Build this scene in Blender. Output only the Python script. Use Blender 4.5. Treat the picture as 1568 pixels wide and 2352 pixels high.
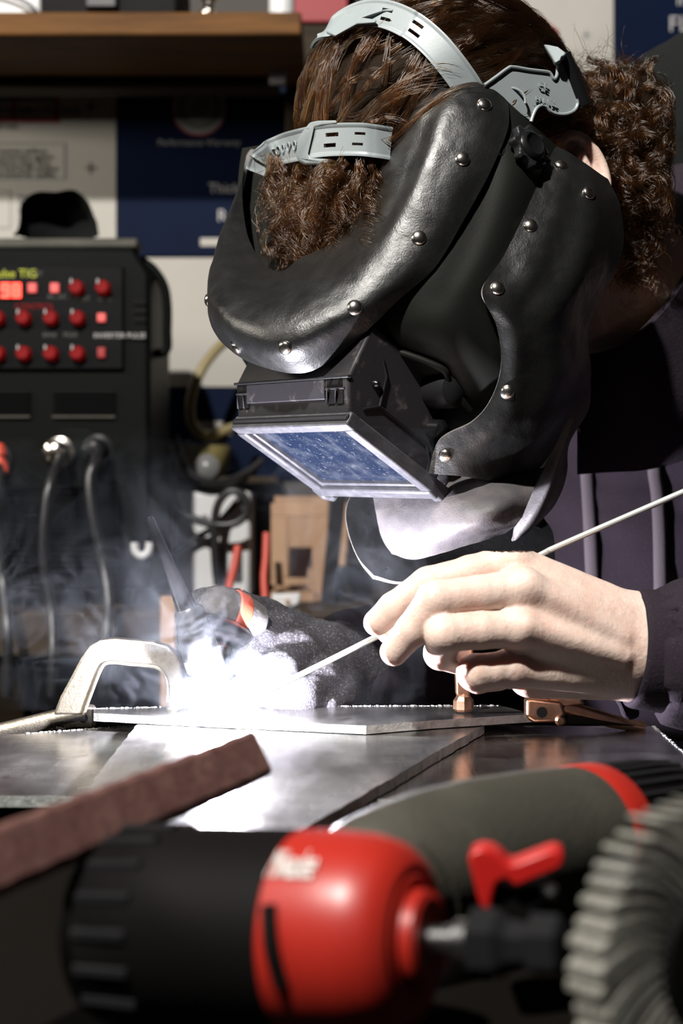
import bpy, bmesh, math, random
import numpy as np
from mathutils import Vector, Matrix, noise as mnoise

for _o in list(bpy.data.objects): bpy.data.objects.remove(_o)
S = bpy.context.scene
C = S.collection
random.seed(7)
RNG = np.random.default_rng(7)

# ------------------------------------------------------------------ camera, world, lights, exposure
F = 3300.0            # focal length in pixels of the 1568 x 2352 frame
CZ = 1.0              # camera height
cam = bpy.data.cameras.new('camera'); camo = bpy.data.objects.new('camera', cam); C.objects.link(camo)
camo.location = (0, 0, CZ); camo.rotation_euler = (math.pi/2, 0, 0)
cam.sensor_fit = 'HORIZONTAL'; cam.sensor_width = 24.0; cam.lens = 24.0*F/1568
cam.clip_start = 0.02; cam.clip_end = 50
cam.dof.use_dof = True; cam.dof.focus_distance = 0.865; cam.dof.aperture_fstop = 7.0
S.camera = camo
W = bpy.data.worlds.new('world'); S.world = W; W.use_nodes = True
W.node_tree.nodes['Background'].inputs[0].default_value = (.75, .85, 1, 1)
W.node_tree.nodes['Background'].inputs[1].default_value = 0.012
S.view_settings.view_transform = 'Standard'; S.view_settings.look = 'None'
S.view_settings.gamma = 1; S.view_settings.use_curve_mapping = False
S.view_settings.exposure = 0.0
cy = S.cycles
cy.use_denoising = True; cy.max_bounces = 5; cy.diffuse_bounces = 2; cy.glossy_bounces = 3
cy.transmission_bounces = 4; cy.transparent_max_bounces = 8; cy.volume_bounces = 0
cy.caustics_reflective = False; cy.caustics_refractive = False
cy.sample_clamp_indirect = 3.0; cy.volume_step_rate = .9; cy.volume_max_steps = 96; cy.time_limit = 1000
cy.use_adaptive_sampling = True; cy.adaptive_threshold = 0.03

def P(px, py, d):     # a point of the place, d metres in front of the camera
    return Vector(((px-784)/F*d, d, CZ-(py-1176)/F*d))
def Q(px, py, h):     # a point on the level plane h metres below the camera
    return P(px, py, F*h/(py-1176))

def spot(name, loc, to, power, col, size, blend, rad):
    l = bpy.data.lights.new(name, 'SPOT'); l.energy = power; l.color = col; l.spot_size = size
    l.spot_blend = blend; l.shadow_soft_size = rad
    o = bpy.data.objects.new(name, l); C.objects.link(o); o.location = loc
    o.rotation_euler = (Vector(to)-Vector(loc)).to_track_quat('-Z', 'Y').to_euler(); return o
# overhead workshop lamp (hard, neutral) and the arc itself
spot('ceiling_lamp_light', (-.62, -.40, CZ+1.62), (.08, 1.38, CZ+.20), 440, (1, .96, .90), math.radians(80), .9, .04)
l = bpy.data.lights.new('room_tube_light', 'AREA'); l.energy = 26; l.color = (1, .93, .82); l.shape = 'RECTANGLE'; l.size = 1.0; l.size_y = .2
lo = bpy.data.objects.new('room_tube_light', l); C.objects.link(lo); lo.location = (-1.75, .75, CZ+.75)
lo.rotation_euler = (Vector((.2, 2.0, CZ+.3))-lo.location).to_track_quat('-Z', 'Y').to_euler()
ARC = P(497, 1636, .868)
l = bpy.data.lights.new('arc_light', 'POINT'); l.energy = 21; l.color = (.92, .90, 1.0); l.shadow_soft_size = .004
lo = bpy.data.objects.new('arc_light', l); C.objects.link(lo); lo.location = ARC + Vector((0, -.004, .010))

# ------------------------------------------------------------------ materials
def mat(name, col, rough=.5, metal=0, var=None, bump=None, spec=.5, sss=0, emit=None, scratch=None, coat=0, sheen=0, aniso=None):
    """var=(scale,(r,g,b),lo,hi[,stretch])  bump=list of (scale,strength[,stretch])"""
    m = bpy.data.materials.new(name); m.use_nodes = True
    nt = m.node_tree; N = nt.nodes; L = nt.links; b = N['Principled BSDF']
    b.inputs['Base Color'].default_value = (*col, 1); b.inputs['Roughness'].default_value = rough
    b.inputs['Metallic'].default_value = metal; b.inputs['Specular IOR Level'].default_value = spec
    if coat: b.inputs['Coat Weight'].default_value = coat; b.inputs['Coat Roughness'].default_value = .12
    if sheen: b.inputs['Sheen Weight'].default_value = sheen; b.inputs['Sheen Roughness'].default_value = .5
    if sss:
        b.inputs['Subsurface Weight'].default_value = sss; b.inputs['Subsurface Radius'].default_value = (1, .3, .15)
        b.inputs['Subsurface Scale'].default_value = .006
    if emit: b.inputs['Emission Color'].default_value = (*emit[0], 1); b.inputs['Emission Strength'].default_value = emit[1]
    tc = N.new('ShaderNodeTexCoord')
    def nz(scale, stretch=None, detail=6, rgh=.6):
        n = N.new('ShaderNodeTexNoise'); n.inputs['Scale'].default_value = scale; n.inputs['Detail'].default_value = detail
        n.inputs['Roughness'].default_value = rgh
        if stretch:
            mp = N.new('ShaderNodeMapping'); mp.inputs['Scale'].default_value = stretch[:3]
            if len(stretch) > 3: mp.inputs['Rotation'].default_value = (0, 0, stretch[3])
            L.new(tc.outputs['Object'], mp.inputs['Vector']); L.new(mp.outputs[0], n.inputs['Vector'])
        else: L.new(tc.outputs['Object'], n.inputs['Vector'])
        return n
    def ramp(src, lo, hi):
        r = N.new('ShaderNodeMapRange'); r.inputs['From Min'].default_value = lo; r.inputs['From Max'].default_value = hi
        L.new(src, r.inputs['Value']); return r
    last = None
    for v in ([var] if isinstance(var, tuple) else var or []):
        n = nz(v[0], v[4] if len(v) > 4 else None); r = ramp(n.outputs['Fac'], v[2], v[3])
        mx = N.new('ShaderNodeMix'); mx.data_type = 'RGBA'
        if last is None: mx.inputs[6].default_value = (*col, 1)
        else: L.new(last, mx.inputs[6])
        mx.inputs[7].default_value = (*v[1], 1); L.new(r.outputs[0], mx.inputs[0]); last = mx.outputs[2]
    if last is not None: L.new(last, b.inputs['Base Color'])
    if scratch:       # (scale, lo, hi, stretch) roughness variation
        n = nz(scratch[0], scratch[3] if len(scratch) > 3 else None); r = ramp(n.outputs['Fac'], .3, .7)
        r.inputs['To Min'].default_value = scratch[1]; r.inputs['To Max'].default_value = scratch[2]
        L.new(r.outputs[0], b.inputs['Roughness'])
    prev = None
    for bp in (bump or []):
        n = nz(bp[0], bp[2] if len(bp) > 2 else None)
        k = N.new('ShaderNodeBump'); k.inputs['Strength'].default_value = bp[1]; k.inputs['Distance'].default_value = .001
        L.new(n.outputs['Fac'], k.inputs['Height'])
        if prev: L.new(prev, k.inputs['Normal'])
        prev = k.outputs[0]
    if prev: L.new(prev, b.inputs['Normal'])
    return m

M = {}
M['leather'] = mat('black_leather', (.007, .0072, .0072), .36, bump=[(900, .18), (140, .35), (45, .3)], scratch=(60, .27, .44), spec=.42)
M['leather_arc_lit'] = mat('arc_lit_leather', (.060, .056, .060), .5, var=[(55, (.09, .08, .08), .45, .7), (260, (.13, .11, .10), .68, .8)], bump=[(700, .3), (90, .35)], scratch=(80, .42, .62))  # lighter copy of the black leather: arc light on chin and fold put into colour
M['leather_edge'] = mat('arc_lit_leather_edge', (.13, .12, .115), .9, bump=[(900, .5)])  # pale colour stands for arc light along the leather rims
M['shell'] = mat('black_fibre_shell', (.006, .0065, .0055), .55, spec=0.1, bump=[(500, .1)], var=(700, (.06, .06, .06), .74, .8))
M['black_plastic'] = mat('black_plastic', (.012, .012, .013), .38, spec=0.15, bump=[(600, .08)])
M['box_plastic'] = mat('scuffed_black_plastic', (.02, .019, .022), .45, spec=0.15, var=[(90, (.10, .085, .085), .6, .8), (420, (.16, .14, .13), .72, .82)], bump=[(300, .12)])
M['grey_plastic'] = mat('grey_plastic', (.215, .245, .255), .42, bump=[(500, .06)], var=(60, (.19, .215, .225), .5, .75))
M['chrome'] = mat('steel_rivet', (.72, .68, .62), .2, 1, bump=[(200, .12)])
M['silver'] = mat('bright_steel', (.7, .7, .7), .25, 1, bump=[(200, .1)])
M['lensframe'] = mat('silver_grey_frame', (.034, .034, .040), .42, .0, bump=[(150, .25)], var=[(120, (.06, .06, .066), .45, .7), (500, (.14, .14, .145), .64, .74)])
M['lens'] = mat('spattered_filter_glass', (.0035, .0065, .015), .10, var=[(60, (.018, .022, .030), .48, .72), (420, (.06, .064, .072), .60, .70), (900, (.16, .17, .18), .68, .74)], spec=.6, scratch=(120, .08, .3))
M['alu'] = mat('aluminium_plate', (.47, .46, .445), .3, .965, var=[(14, (.33, .325, .315), .42, .66, (1, 2.2, 1)), (150, (.80, .79, .77), .66, .72, (.05, 1, 1, .55)), (190, (.72, .71, .69), .67, .73, (1, .04, 1, .3)), (300, (.80, .79, .77), .73, .77), (55, (.22, .215, .205), .64, .72, (1, .6, 1, .4))], bump=[(220, .14, (1, .12, 1, .5)), (500, .10, (.1, 1, 1, .3)), (12, .10)], scratch=(26, .10, .31, (1, .35, 1, .4)))
M['alu_edge'] = mat('sawn_aluminium_edge', (.34, .36, .345), .5, .35, var=(120, (.16, .17, .16), .45, .7), bump=[(240, .9), (900, .4)])
M['burr'] = mat('sawn_burr', (.30, .30, .30), .5, .6)
M['clamp'] = mat('nickel_clamp', (.36, .325, .265), .42, 1, bump=[(900, .35), (120, .15)], var=(300, (.24, .21, .16), .5, .7))
M['copper'] = mat('copper_lit_clamp', (.50, .30, .20), .3, 1, bump=[(300, .2)], var=(120, (.32, .19, .12), .45, .7))  # copper-coloured light on the right clamp put into its metal colour
M['ceramic'] = mat('ceramic_cup', (.82, .70, .64), .45, sss=.15)
M['collar'] = mat('white_gas_collar', (.55, .54, .52), .4)
M['torch'] = mat('torch_rubber', (.007, .007, .008), .26, spec=.9, bump=[(200, .08)])
M['torch_grey'] = mat('torch_head_grey', (.045, .045, .048), .35, bump=[(300, .1)])
M['skin'] = mat('skin', (.66, .51, .44), .46, sss=.35, var=[(45, (.61, .41, .34), .45, .72), (320, (.69, .55, .48), .55, .7)], bump=[(420, .35), (160, .35), (1300, .2), (260, .3, (1, 1, .25))], spec=.4)
M['hoodie'] = mat('dark_hoodie_fleece', (.020, .015, .021), .95, spec=.1, bump=[(500, .5), (60, .3)], var=(700, (.032, .025, .032), .55, .7))  # purple tint stands for the arc's violet light on black fleece
M['cord'] = mat('hoodie_cord', (.085, .070, .082), .9, bump=[(900, .7)])
M['hood_shade_dark_cloth'] = mat('shaded_hood_dark_cloth', (.004, .005, .005), .95, spec=.2, bump=[(300, .5)])  # on the hood, a darker copy of the hoodie cloth with shade in its colour
M['glove'] = mat('knit_glove', (.022, .020, .025), .85, var=[(800, (.16, .16, .17), .55, .65)], bump=[(620, .9), (160, .4)])
M['glove_dark'] = mat('glove_leather', (.07, .065, .065), .7, bump=[(300, .5), (70, .6)], var=(220, (.13, .12, .12), .5, .7))
M['orange'] = mat('orange_red_trim', (.52, .085, .045), .7, bump=[(500, .3)])
M['rod'] = mat('filler_wire', (.80, .82, .78), .3, .6)
M['rust'] = mat('rusty_bar', (.135, .062, .054), .75, .15, var=[(70, (.20, .105, .09), .45, .7), (260, (.085, .036, .03), .55, .72)], bump=[(260, .7), (60, .4)], scratch=(90, .4, .7))
M['red'] = mat('red_plastic', (.34, .017, .010), .38, bump=[(260, .06)])
M['red2'] = mat('red_lever_plastic', (.42, .012, .010), .35)
M['rubber'] = mat('grey_green_rubber', (.040, .038, .030), .62, spec=.3, var=(25, (.058, .054, .043), .45, .7), bump=[(400, .5), (30, .3)])
M['black'] = mat('matt_black', (.004, .0035, .0035), .6, spec=.08)
M['black_gloss'] = mat('gloss_black', (.006, .006, .0065), .25)
M['white_print'] = mat('white_print', (.75, .75, .72), .6)
M['flap'] = mat('abrasive_flap', (.17, .166, .145), .9, var=(500, (.30, .29, .255), .45, .65), bump=[(900, .8)])
M['table'] = mat('dark_bench_top', (.004, .0033, .0025), .7, spec=.06, var=(14, (.010, .008, .006), .55, .8), bump=[(90, .4)])
M['wood'] = mat('shelf_wood', (.115, .052, .015), .65, spec=.12, var=(6, (.065, .030, .010), .4, .65, (1, 6, 14)), bump=[(40, .3, (1, 8, 8))])
M['wood_dark'] = mat('dark_wood', (.034, .022, .011), .7, spec=.2, var=(6, (.02, .014, .007), .4, .65, (1, 6, 14)), bump=[(40, .3, (1, 8, 8))])
M['wood_box'] = mat('plain_wood', (.36, .22, .13), .7, var=(5, (.27, .155, .085), .4, .65, (8, 2, 1)), bump=[(40, .3, (8, 1, 1))])
M['board_white'] = mat('white_carton', (.34, .325, .295), .7, var=(3, (.30, .285, .255), .4, .7))
M['board_blue'] = mat('navy_print', (.0022, .006, .022), .6, spec=.05, var=(4, (.0016, .005, .016), .4, .7))
M['print_dark'] = mat('dark_print', (.05, .055, .05), .7)
M['print_red'] = mat('dark_red_print', (.22, .012, .018), .6)
M['print_grey'] = mat('grey_print', (.20, .20, .20), .7)
M['print_pale'] = mat('pale_print', (.32, .31, .31), .6)
M['badge'] = mat('badge_olive', (.10, .105, .085), .6)
M['wall'] = mat('workshop_wall', (.055, .05, .045), .85, bump=[(30, .3)])
M['floor'] = mat('concrete_floor', (.06, .056, .05), .8, var=(4, (.04, .037, .033), .4, .7), bump=[(60, .3)])
M['machine'] = mat('machine_black', (.003, .0034, .0033), .5, spec=0.05, bump=[(200, .1)])
M['machine_panel'] = mat('machine_panel_black', (.005, .005, .0055), .45, spec=0.05)
M['knob_red'] = mat('lit_red_knob', (.13, .004, .005), .6, spec=.1, emit=((.9, .02, .02), .07))
M['led'] = mat('red_led_digits', (.5, .02, .02), .4, emit=((1, .085, .05), 3.2))
M['led_btn'] = mat('red_lit_button', (.45, .06, .06), .4, emit=((1, .14, .12), .33))
M['led_dim'] = mat('dim_red_button', (.2, .01, .01), .4, emit=((1, .05, .04), .06))
M['yellow_print'] = mat('yellow_print', (.35, .38, .01), .6)
M['hose'] = mat('tan_hose', (.25, .20, .10), .5)
M['cable'] = mat('black_cable', (.010, .010, .011), .4)
M['cable_red'] = mat('red_cable', (.42, .05, .03), .5)
M['olive'] = mat('olive_lid', (.20, .165, .06), .6)
M['clear_cap'] = mat('clear_cap', (.14, .14, .14), .3)
M['pale'] = mat('pale_plastic', (.52, .52, .53), .5)
M['hair'] = None
SMOKE = 1.0; FUME_BLOOM = .08
# ------------------------------------------------------------------ helpers
def root_loc(p):
    v = Vector((0, 0, 0))
    while p is not None: v += p.location; p = p.parent
    return v
def thing(name, label, cat, loc, group=None, kind=None):
    o = bpy.data.objects.new(name, None); C.objects.link(o); o.location = loc; o.empty_display_size = .02
    o['label'] = label; o['category'] = cat
    if group: o['group'] = group
    if kind: o['kind'] = kind
    return o
def tag(o, label, cat, group=None, kind=None):
    o['label'] = label; o['category'] = cat
    if group: o['group'] = group
    if kind: o['kind'] = kind
    return o
def link(name, me, m, parent=None, smooth=True, angle=40, bevel=0, seg=2):
    for a in (m if isinstance(m, (list, tuple)) else [m]): me.materials.append(M[a] if isinstance(a, str) else a)
    o = bpy.data.objects.new(name, me); C.objects.link(o)
    if parent is not None:
        off = root_loc(parent); o.parent = parent
    else:
        co = np.empty(len(me.vertices)*3, np.float32); me.vertices.foreach_get('co', co); co = co.reshape(-1, 3)
        mn, mx = co.min(0), co.max(0); off = Vector((float(mn[0]+mx[0])/2, float(mn[1]+mx[1])/2, float(mn[2]))); o.location = off
    me.transform(Matrix.Translation(-off))
    if smooth and len(me.polygons):
        me.polygons.foreach_set('use_smooth', [True]*len(me.polygons))
        if angle < 180: me.set_sharp_from_angle(angle=math.radians(angle))
    me.update()
    if bevel:
        b = o.modifiers.new('bevel', 'BEVEL'); b.width = bevel; b.segments = seg; b.limit_method = 'ANGLE'; b.angle_limit = math.radians(40)
        b.harden_normals = False
    return o
class MB:
    def __init__(s): s.v = []; s.f = []; s.mi = []
    def add(s, vs, fs, mi=0):
        n = len(s.v); s.v += [tuple(v) for v in vs]; s.f += [tuple(i+n for i in f) for f in fs]; s.mi += [mi]*len(fs); return s
    def box(s, c, size, R=None, mi=0):
        c = Vector(c); a, b, d = [x/2 for x in size]
        vs = [Vector((x, y, z)) for x in (-a, a) for y in (-b, b) for z in (-d, d)]
        if R is not None: vs = [R @ v for v in vs]
        return s.add([c+v for v in vs], [(0, 1, 3, 2), (4, 6, 7, 5), (0, 4, 5, 1), (2, 3, 7, 6), (0, 2, 6, 4), (1, 5, 7, 3)], mi)
    def prism(s, pts, vec, mi=0, side=None):
        pts = [Vector(p) for p in pts]; n = len(pts); vec = Vector(vec)
        vs = pts+[p+vec for p in pts]
        nrm = Vector((0, 0, 0))
        for i in range(n): nrm += pts[i].cross(pts[(i+1) % n])
        fl = nrm.dot(vec) > 0
        a = tuple(range(n)); b = tuple(range(n, 2*n))
        s.add(vs, [a[::-1] if fl else a, b if fl else b[::-1]], mi)
        k = len(s.v)-2*n; sm = mi if side is None else side
        for i in range(n):
            j = (i+1) % n; q = (k+i, k+j, k+n+j, k+n+i); s.f.append(q if fl else q[::-1]); s.mi.append(sm)
        return s
    def tube(s, pts, r, n=10, cap=True, mi=0, flat=1.0, up=None):
        pts = [Vector(p) for p in pts]; rs = r if isinstance(r, (list, tuple)) else [r]*len(pts)
        rings = []; ref = None
        for i, p in enumerate(pts):
            t = (pts[min(i+1, len(pts)-1)]-pts[max(i-1, 0)]).normalized()
            if ref is None:
                ref = Vector(up) if up is not None else (Vector((0, 0, 1)) if abs(t.z) < .9 else Vector((0, 1, 0)))
            a = (ref-t*ref.dot(t)).normalized(); b = t.cross(a); ref = a
            rings.append([p+(a*math.cos(2*math.pi*k/n)+b*math.sin(2*math.pi*k/n)*flat)*rs[i] for k in range(n)])
        vs = [v for g in rings for v in g]; fs = []
        for i in range(len(pts)-1):
            for k in range(n):
                j = (k+1) % n; fs.append((i*n+k, i*n+j, (i+1)*n+j, (i+1)*n+k))
        if cap: fs += [tuple(range(n))[::-1], tuple(range((len(pts)-1)*n, len(pts)*n))]
        return s.add(vs, fs, mi)
    def lathe(s, A, B, prof, n=32, mi=0):     # prof: (t along A->B in metres, radius)
        A = Vector(A); ax = (Vector(B)-A).normalized()
        pts = [A+ax*t for t, r in prof]; ref = Vector((0, 0, 1)) if abs(ax.z) < .9 else Vector((0, 1, 0))
        a = (ref-ax*ref.dot(ax)).normalized(); b = ax.cross(a)
        vs = [p+(a*math.cos(2*math.pi*k/n)+b*math.sin(2*math.pi*k/n))*max(r, 1e-5) for p, (t, r) in zip(pts, prof) for k in range(n)]
        m = len(prof); fs = [(i*n+k, i*n+(k+1) % n, (i+1)*n+(k+1) % n, (i+1)*n+k) for i in range(m-1) for k in range(n)]
        fs += [tuple(range(n))[::-1], tuple(range((m-1)*n, m*n))]
        return s.add(vs, fs, mi)
    def build(s, name, m, parent=None, **k):
        me = bpy.data.meshes.new(name); me.from_pydata(s.v, [], s.f)
        if any(s.mi): me.polygons.foreach_set('material_index', s.mi)
        bm = bmesh.new(); bm.from_mesh(me); bmesh.ops.recalc_face_normals(bm, faces=bm.faces); bm.to_mesh(me); bm.free()
        return link(name, me, m, parent, **k)
def cr(pts, n, closed=False):      # Catmull-Rom through points -> n samples
    A = np.array([tuple(p) for p in pts], float)
    if len(A) < 3: return [Vector(A[0]+(A[-1]-A[0])*t) for t in np.linspace(0, 1, n)]
    E = np.vstack([2*A[0]-A[1], A, 2*A[-1]-A[-2]]); out = []
    for u in np.linspace(0, len(A)-1, n):
        i = min(int(u), len(A)-2); t = u-i; p0, p1, p2, p3 = E[i:i+4]
        out.append(Vector(.5*((2*p1)+(-p0+p2)*t+(2*p0-5*p1+4*p2-p3)*t*t+(-p0+3*p1-3*p2+p3)*t**3)))
    return out
class Patch:
    """a sheet through a grid of points, with real thickness; outer face is the given grid"""
    def __init__(s, rows, nu, nv, cvt=P):
        R = [cr([cvt(*p) for p in r], nv) for r in rows]
        cols = [cr([r[j] for r in R], nu) for j in range(nv)]
        s.g = np.array([[tuple(cols[j][i]) for j in range(nv)] for i in range(nu)]); s.nu, s.nv = nu, nv
        du = np.gradient(s.g, axis=0); dv = np.gradient(s.g, axis=1); n = np.cross(du, dv)
        n /= np.linalg.norm(n, axis=2, keepdims=True)+1e-12
        c = s.g[nu//2, nv//2]; 
        if np.dot(n[nu//2, nv//2], np.array([0, 0, CZ])-c) < 0: n = -n
        s.n = n
    def ripple(s, fn):
        for i in range(s.nu):
            for j in range(s.nv): s.g[i, j] += s.n[i, j]*fn(i/(s.nu-1), j/(s.nv-1), s.g[i, j])
        return s
    def build(s, name, m, parent, thick=.003, edge=None, wear=0):
        nu, nv = s.nu, s.nv; a = s.g.reshape(-1, 3); b = (s.g-s.n*thick).reshape(-1, 3); k = nu*nv
        vs = np.vstack([a, b]); fs = []; mi = []
        for i in range(nu-1):
            for j in range(nv-1):
                q = (i*nv+j, i*nv+j+1, (i+1)*nv+j+1, (i+1)*nv+j); fs += [q, tuple(x+k for x in q[::-1])]; mi += [0, 0]
        bd = [(0, j) for j in range(nv)]+[(i, nv-1) for i in range(1, nu)]+[(nu-1, j) for j in range(nv-2, -1, -1)]+[(i, 0) for i in range(nu-2, 0, -1)]
        bi = [i*nv+j for i, j in bd]
        for x in range(len(bi)):
            p, q = bi[x], bi[(x+1) % len(bi)]; fs.append((q, p, p+k, q+k)); mi.append(1 if edge else 0)
        me = bpy.data.meshes.new(name); me.from_pydata(vs.tolist(), [], fs); me.polygons.foreach_set('material_index', mi)
        bm = bmesh.new(); bm.from_mesh(me); bmesh.ops.recalc_face_normals(bm, faces=bm.faces); bm.to_mesh(me); bm.free()
        return link(name, me, [m, edge] if edge else m, parent, angle=60)
    def at(s, px, py):
        g = s.g; X = 784+g[..., 0]/g[..., 1]*F; Y = 1176-(g[..., 2]-CZ)/g[..., 1]*F
        k = np.argmin((X-px)**2+(Y-py)**2); i, j = divmod(int(k), s.nv); return Vector(g[i, j]), Vector(s.n[i, j])
def rivet(p, n, r, parent, name='rivet', m='chrome', h=.55):
    n = n.normalized(); prof = [(-.001, r*.98), (0, r)]+[(r*h*math.sin(a), r*math.cos(a)) for a in np.linspace(.15, 1.5, 6)]
    return MB().lathe(p, p+n, prof, 20).build(name, m, parent, angle=80)
def text(body, loc, size, m, parent, name='lettering', R=None, sx=1.0, align='LEFT', ext=.0004, shear=0):
    cu = bpy.data.curves.new(name, 'FONT'); cu.body = body; cu.size = size; cu.align_x = align; cu.extrude = ext; cu.shear = shear
    o = bpy.data.objects.new('tmp_text', cu); C.objects.link(o)
    me = bpy.data.meshes.new_from_object(o); bpy.data.objects.remove(o)
    me.name = name
    T = Matrix.Translation(Vector(loc)) @ (R or Matrix.Rotation(math.pi/2, 4, 'X')) @ Matrix.Diagonal((sx, 1, 1, 1))
    me.transform(T); return link(name, me, m, parent, smooth=False)
# signed-distance modelling for bodies
class SDF:
    def __init__(s, lo, hi, h):
        s.lo = np.array(lo, float); s.h = h; n = np.ceil((np.array(hi)-s.lo)/h).astype(int)+1
        ax = [(s.lo[k]+h*np.arange(n[k])).astype(np.float32) for k in range(3)]
        s.X, s.Y, s.Z = np.meshgrid(*ax, indexing='ij')
    def cap(s, a, b, ra, rb):
        a = np.array(tuple(a), np.float32); b = np.array(tuple(b), np.float32); d = b-a; L = float(d@d)+1e-12
        x, y, z = s.X-a[0], s.Y-a[1], s.Z-a[2]
        t = np.clip((x*d[0]+y*d[1]+z*d[2])/L, 0, 1)
        return np.sqrt((x-t*d[0])**2+(y-t*d[1])**2+(z-t*d[2])**2)-(ra+(rb-ra)*t)
    def ell(s, c, r, R=None):
        x, y, z = s.X-c[0], s.Y-c[1], s.Z-c[2]
        if R is not None:      # rows of R: the ellipsoid's own axes
            q = [R[k][0]*x+R[k][1]*y+R[k][2]*z for k in range(3)]
        else: q = [x, y, z]
        k0 = np.sqrt((q[0]/r[0])**2+(q[1]/r[1])**2+(q[2]/r[2])**2)
        k1 = np.sqrt((q[0]/r[0]**2)**2+(q[1]/r[1]**2)**2+(q[2]/r[2]**2)**2)+1e-9
        return k0*(k0-1)/k1
    def chain(s, pts, k=.004):
        f = None
        for (a, ra), (b, rb) in zip(pts[:-1], pts[1:]):
            g = s.cap(a, b, ra, rb); f = g if f is None else smin(f, g, k)
        return f
    def mesh(s, f):
        neg = f < 0; n = np.array(f.shape); 
        cc = [neg[i:n[0]-1+i, j:n[1]-1+j, k:n[2]-1+k] for i in (0, 1) for j in (0, 1) for k in (0, 1)]
        cnt = sum(a.astype(np.int8) for a in cc); act = (cnt > 0) & (cnt < 8)
        cells = np.argwhere(act); idx = -np.ones(act.shape, np.int64); idx[act] = np.arange(len(cells))
        acc = np.zeros((len(cells), 3)); num = np.zeros(len(cells))
        cor = [np.array((i, j, k)) for i in (0, 1) for j in (0, 1) for k in (0, 1)]
        for a in cor:
            for b in cor:
                if (b-a).sum() == 1 and (b-a).min() == 0:
                    fa = f[tuple((cells+a).T)]; fb = f[tuple((cells+b).T)]; m = (fa < 0) != (fb < 0)
                    t = fa[m]/(fa[m]-fb[m]); acc[m] += a+(b-a)*t[:, None]; num[m] += 1
        v = s.lo+s.h*(cells+acc/num[:, None]); faces = []
        for ax in range(3):
            b1, b2 = [k for k in range(3) if k != ax]
            sl0 = [slice(None)]*3; sl1 = [slice(None)]*3; sl0[ax] = slice(0, -1); sl1[ax] = slice(1, None)
            e = np.argwhere(neg[tuple(sl0)] != neg[tuple(sl1)])
            e = e[(e[:, b1] > 0) & (e[:, b2] > 0) & (e[:, b1] < n[b1]-1) & (e[:, b2] < n[b2]-1)]
            q = []
            for o1, o2 in ((-1, -1), (0, -1), (0, 0), (-1, 0)):
                c = e.copy(); c[:, b1] += o1; c[:, b2] += o2; q.append(idx[tuple(c.T)])
            q = np.stack(q, 1); ins = neg[tuple(e.T)]
            if ax == 1: ins = ~ins
            q[~ins] = q[~ins][:, ::-1]; faces.append(q)
        return v, np.vstack(faces)
def smin(a, b, k):
    h = np.clip(.5+.5*(b-a)/k, 0, 1); return b+(a-b)*h-k*h*(1-h)
def smax(a, b, k): return -smin(-a, -b, k)
def mesh_np(name, v, f, m, parent=None, angle=180, **k):
    me = bpy.data.meshes.new(name)
    me.vertices.add(len(v)); me.vertices.foreach_set('co', np.asarray(v, np.float32).ravel())
    me.loops.add(f.size); me.loops.foreach_set('vertex_index', f.astype(np.int32).ravel())
    me.polygons.add(len(f)); me.polygons.foreach_set('loop_start', np.arange(0, f.size, 4, dtype=np.int32))
    me.update(calc_edges=True); me.validate()
    return link(name, me, m, parent, angle=angle, **k)
def vnoise(X, Y, Z, sc, seed=0):     # cheap smooth noise: sums of sines
    r = np.random.default_rng(seed); o = 0
    for i in range(7):
        k = r.normal(size=3)*sc*(1+.35*i); o = o+np.sin(X*k[0]+Y*k[1]+Z*k[2]+r.uniform(0, 6.28))/(1+.5*i)
    return o/3
# ------------------------------------------------------------------ the setting
def struct(name, c, size, m):
    o = MB().box(c, size).build(name, m, bevel=0); o['kind'] = 'structure'; return o
YW = 2.06
struct('floor', (0, .6, -.05), (5.2, 4.2, .1), 'floor')
struct('wall_back', (0, YW+.05, 1.6), (5.2, .1, 3.2), 'wall')
struct('wall_left', (-2.55, .6, 1.6), (.1, 4.2, 3.2), 'wall')
struct('wall_right', (2.55, .6, 1.6), (.1, 4.2, 3.2), 'wall')
struct('ceiling', (0, .6, 3.25), (5.2, 4.2, .1), 'wall')

# printed carton boards lining the back wall; helper: a board between pixel corners at depth d
def board(name, label, x0, y0, x1, y1, m, d=YW-.006, th=.005, cat='board', group=None):
    a, b = P(x0, y1, d), P(x1, y0, d)
    t = thing(name, label, cat, ((a.x+b.x)/2, d, a.z), group)
    MB().box(((a.x+b.x)/2, d+th/2, (a.z+b.z)/2), (b.x-a.x, th, b.z-a.z)).build('panel', m, t, bevel=.001)
    return t
def flat(t, name, x0, y0, x1, y1, m, d, th=.0006):
    a, b = P(x0, y1, d), P(x1, y0, d)
    return MB().box(((a.x+b.x)/2, d, (a.z+b.z)/2), (b.x-a.x, th, b.z-a.z)).build(name, m, t)
def frame(t, name, x0, y0, x1, y1, w, m, d):
    mb = MB()
    for (p, q, r, s_) in ((x0, y0, x1, y0+w), (x0, y1-w, x1, y1), (x0, y0+w, x0+w, y1-w), (x1-w, y0+w, x1, y1-w)):
        a, b = P(p, s_, d), P(r, q, d); mb.box(((a.x+b.x)/2, d, (a.z+b.z)/2), (b.x-a.x, .0006, b.z-a.z))
    return mb.build(name, m, t)
dp = YW-.0068
t = board('wall_chart', 'white printed chart board with red framed labels and grey text box', -260, -60, 267, 566, 'board_white')
frame(t, 'label_frame', -120, 196, 136, 282, 12, 'print_red', dp)
flat(t, 'frame_divider', -110, 222, 126, 232, 'print_dark', dp); flat(t, 'frame_divider', 28, 225, 36, 276, 'print_red', dp)
text('extreme', P(-50, 262, dp), .022, 'print_dark', t); text('conditions', P(44, 262, dp), .021, 'print_dark', t)
text('peak load rate', P(-70, 296, dp), .012, 'print_dark', t)
frame(t, 'text_box', -160, 328, 150, 412, 3, 'print_grey', dp)
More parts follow.
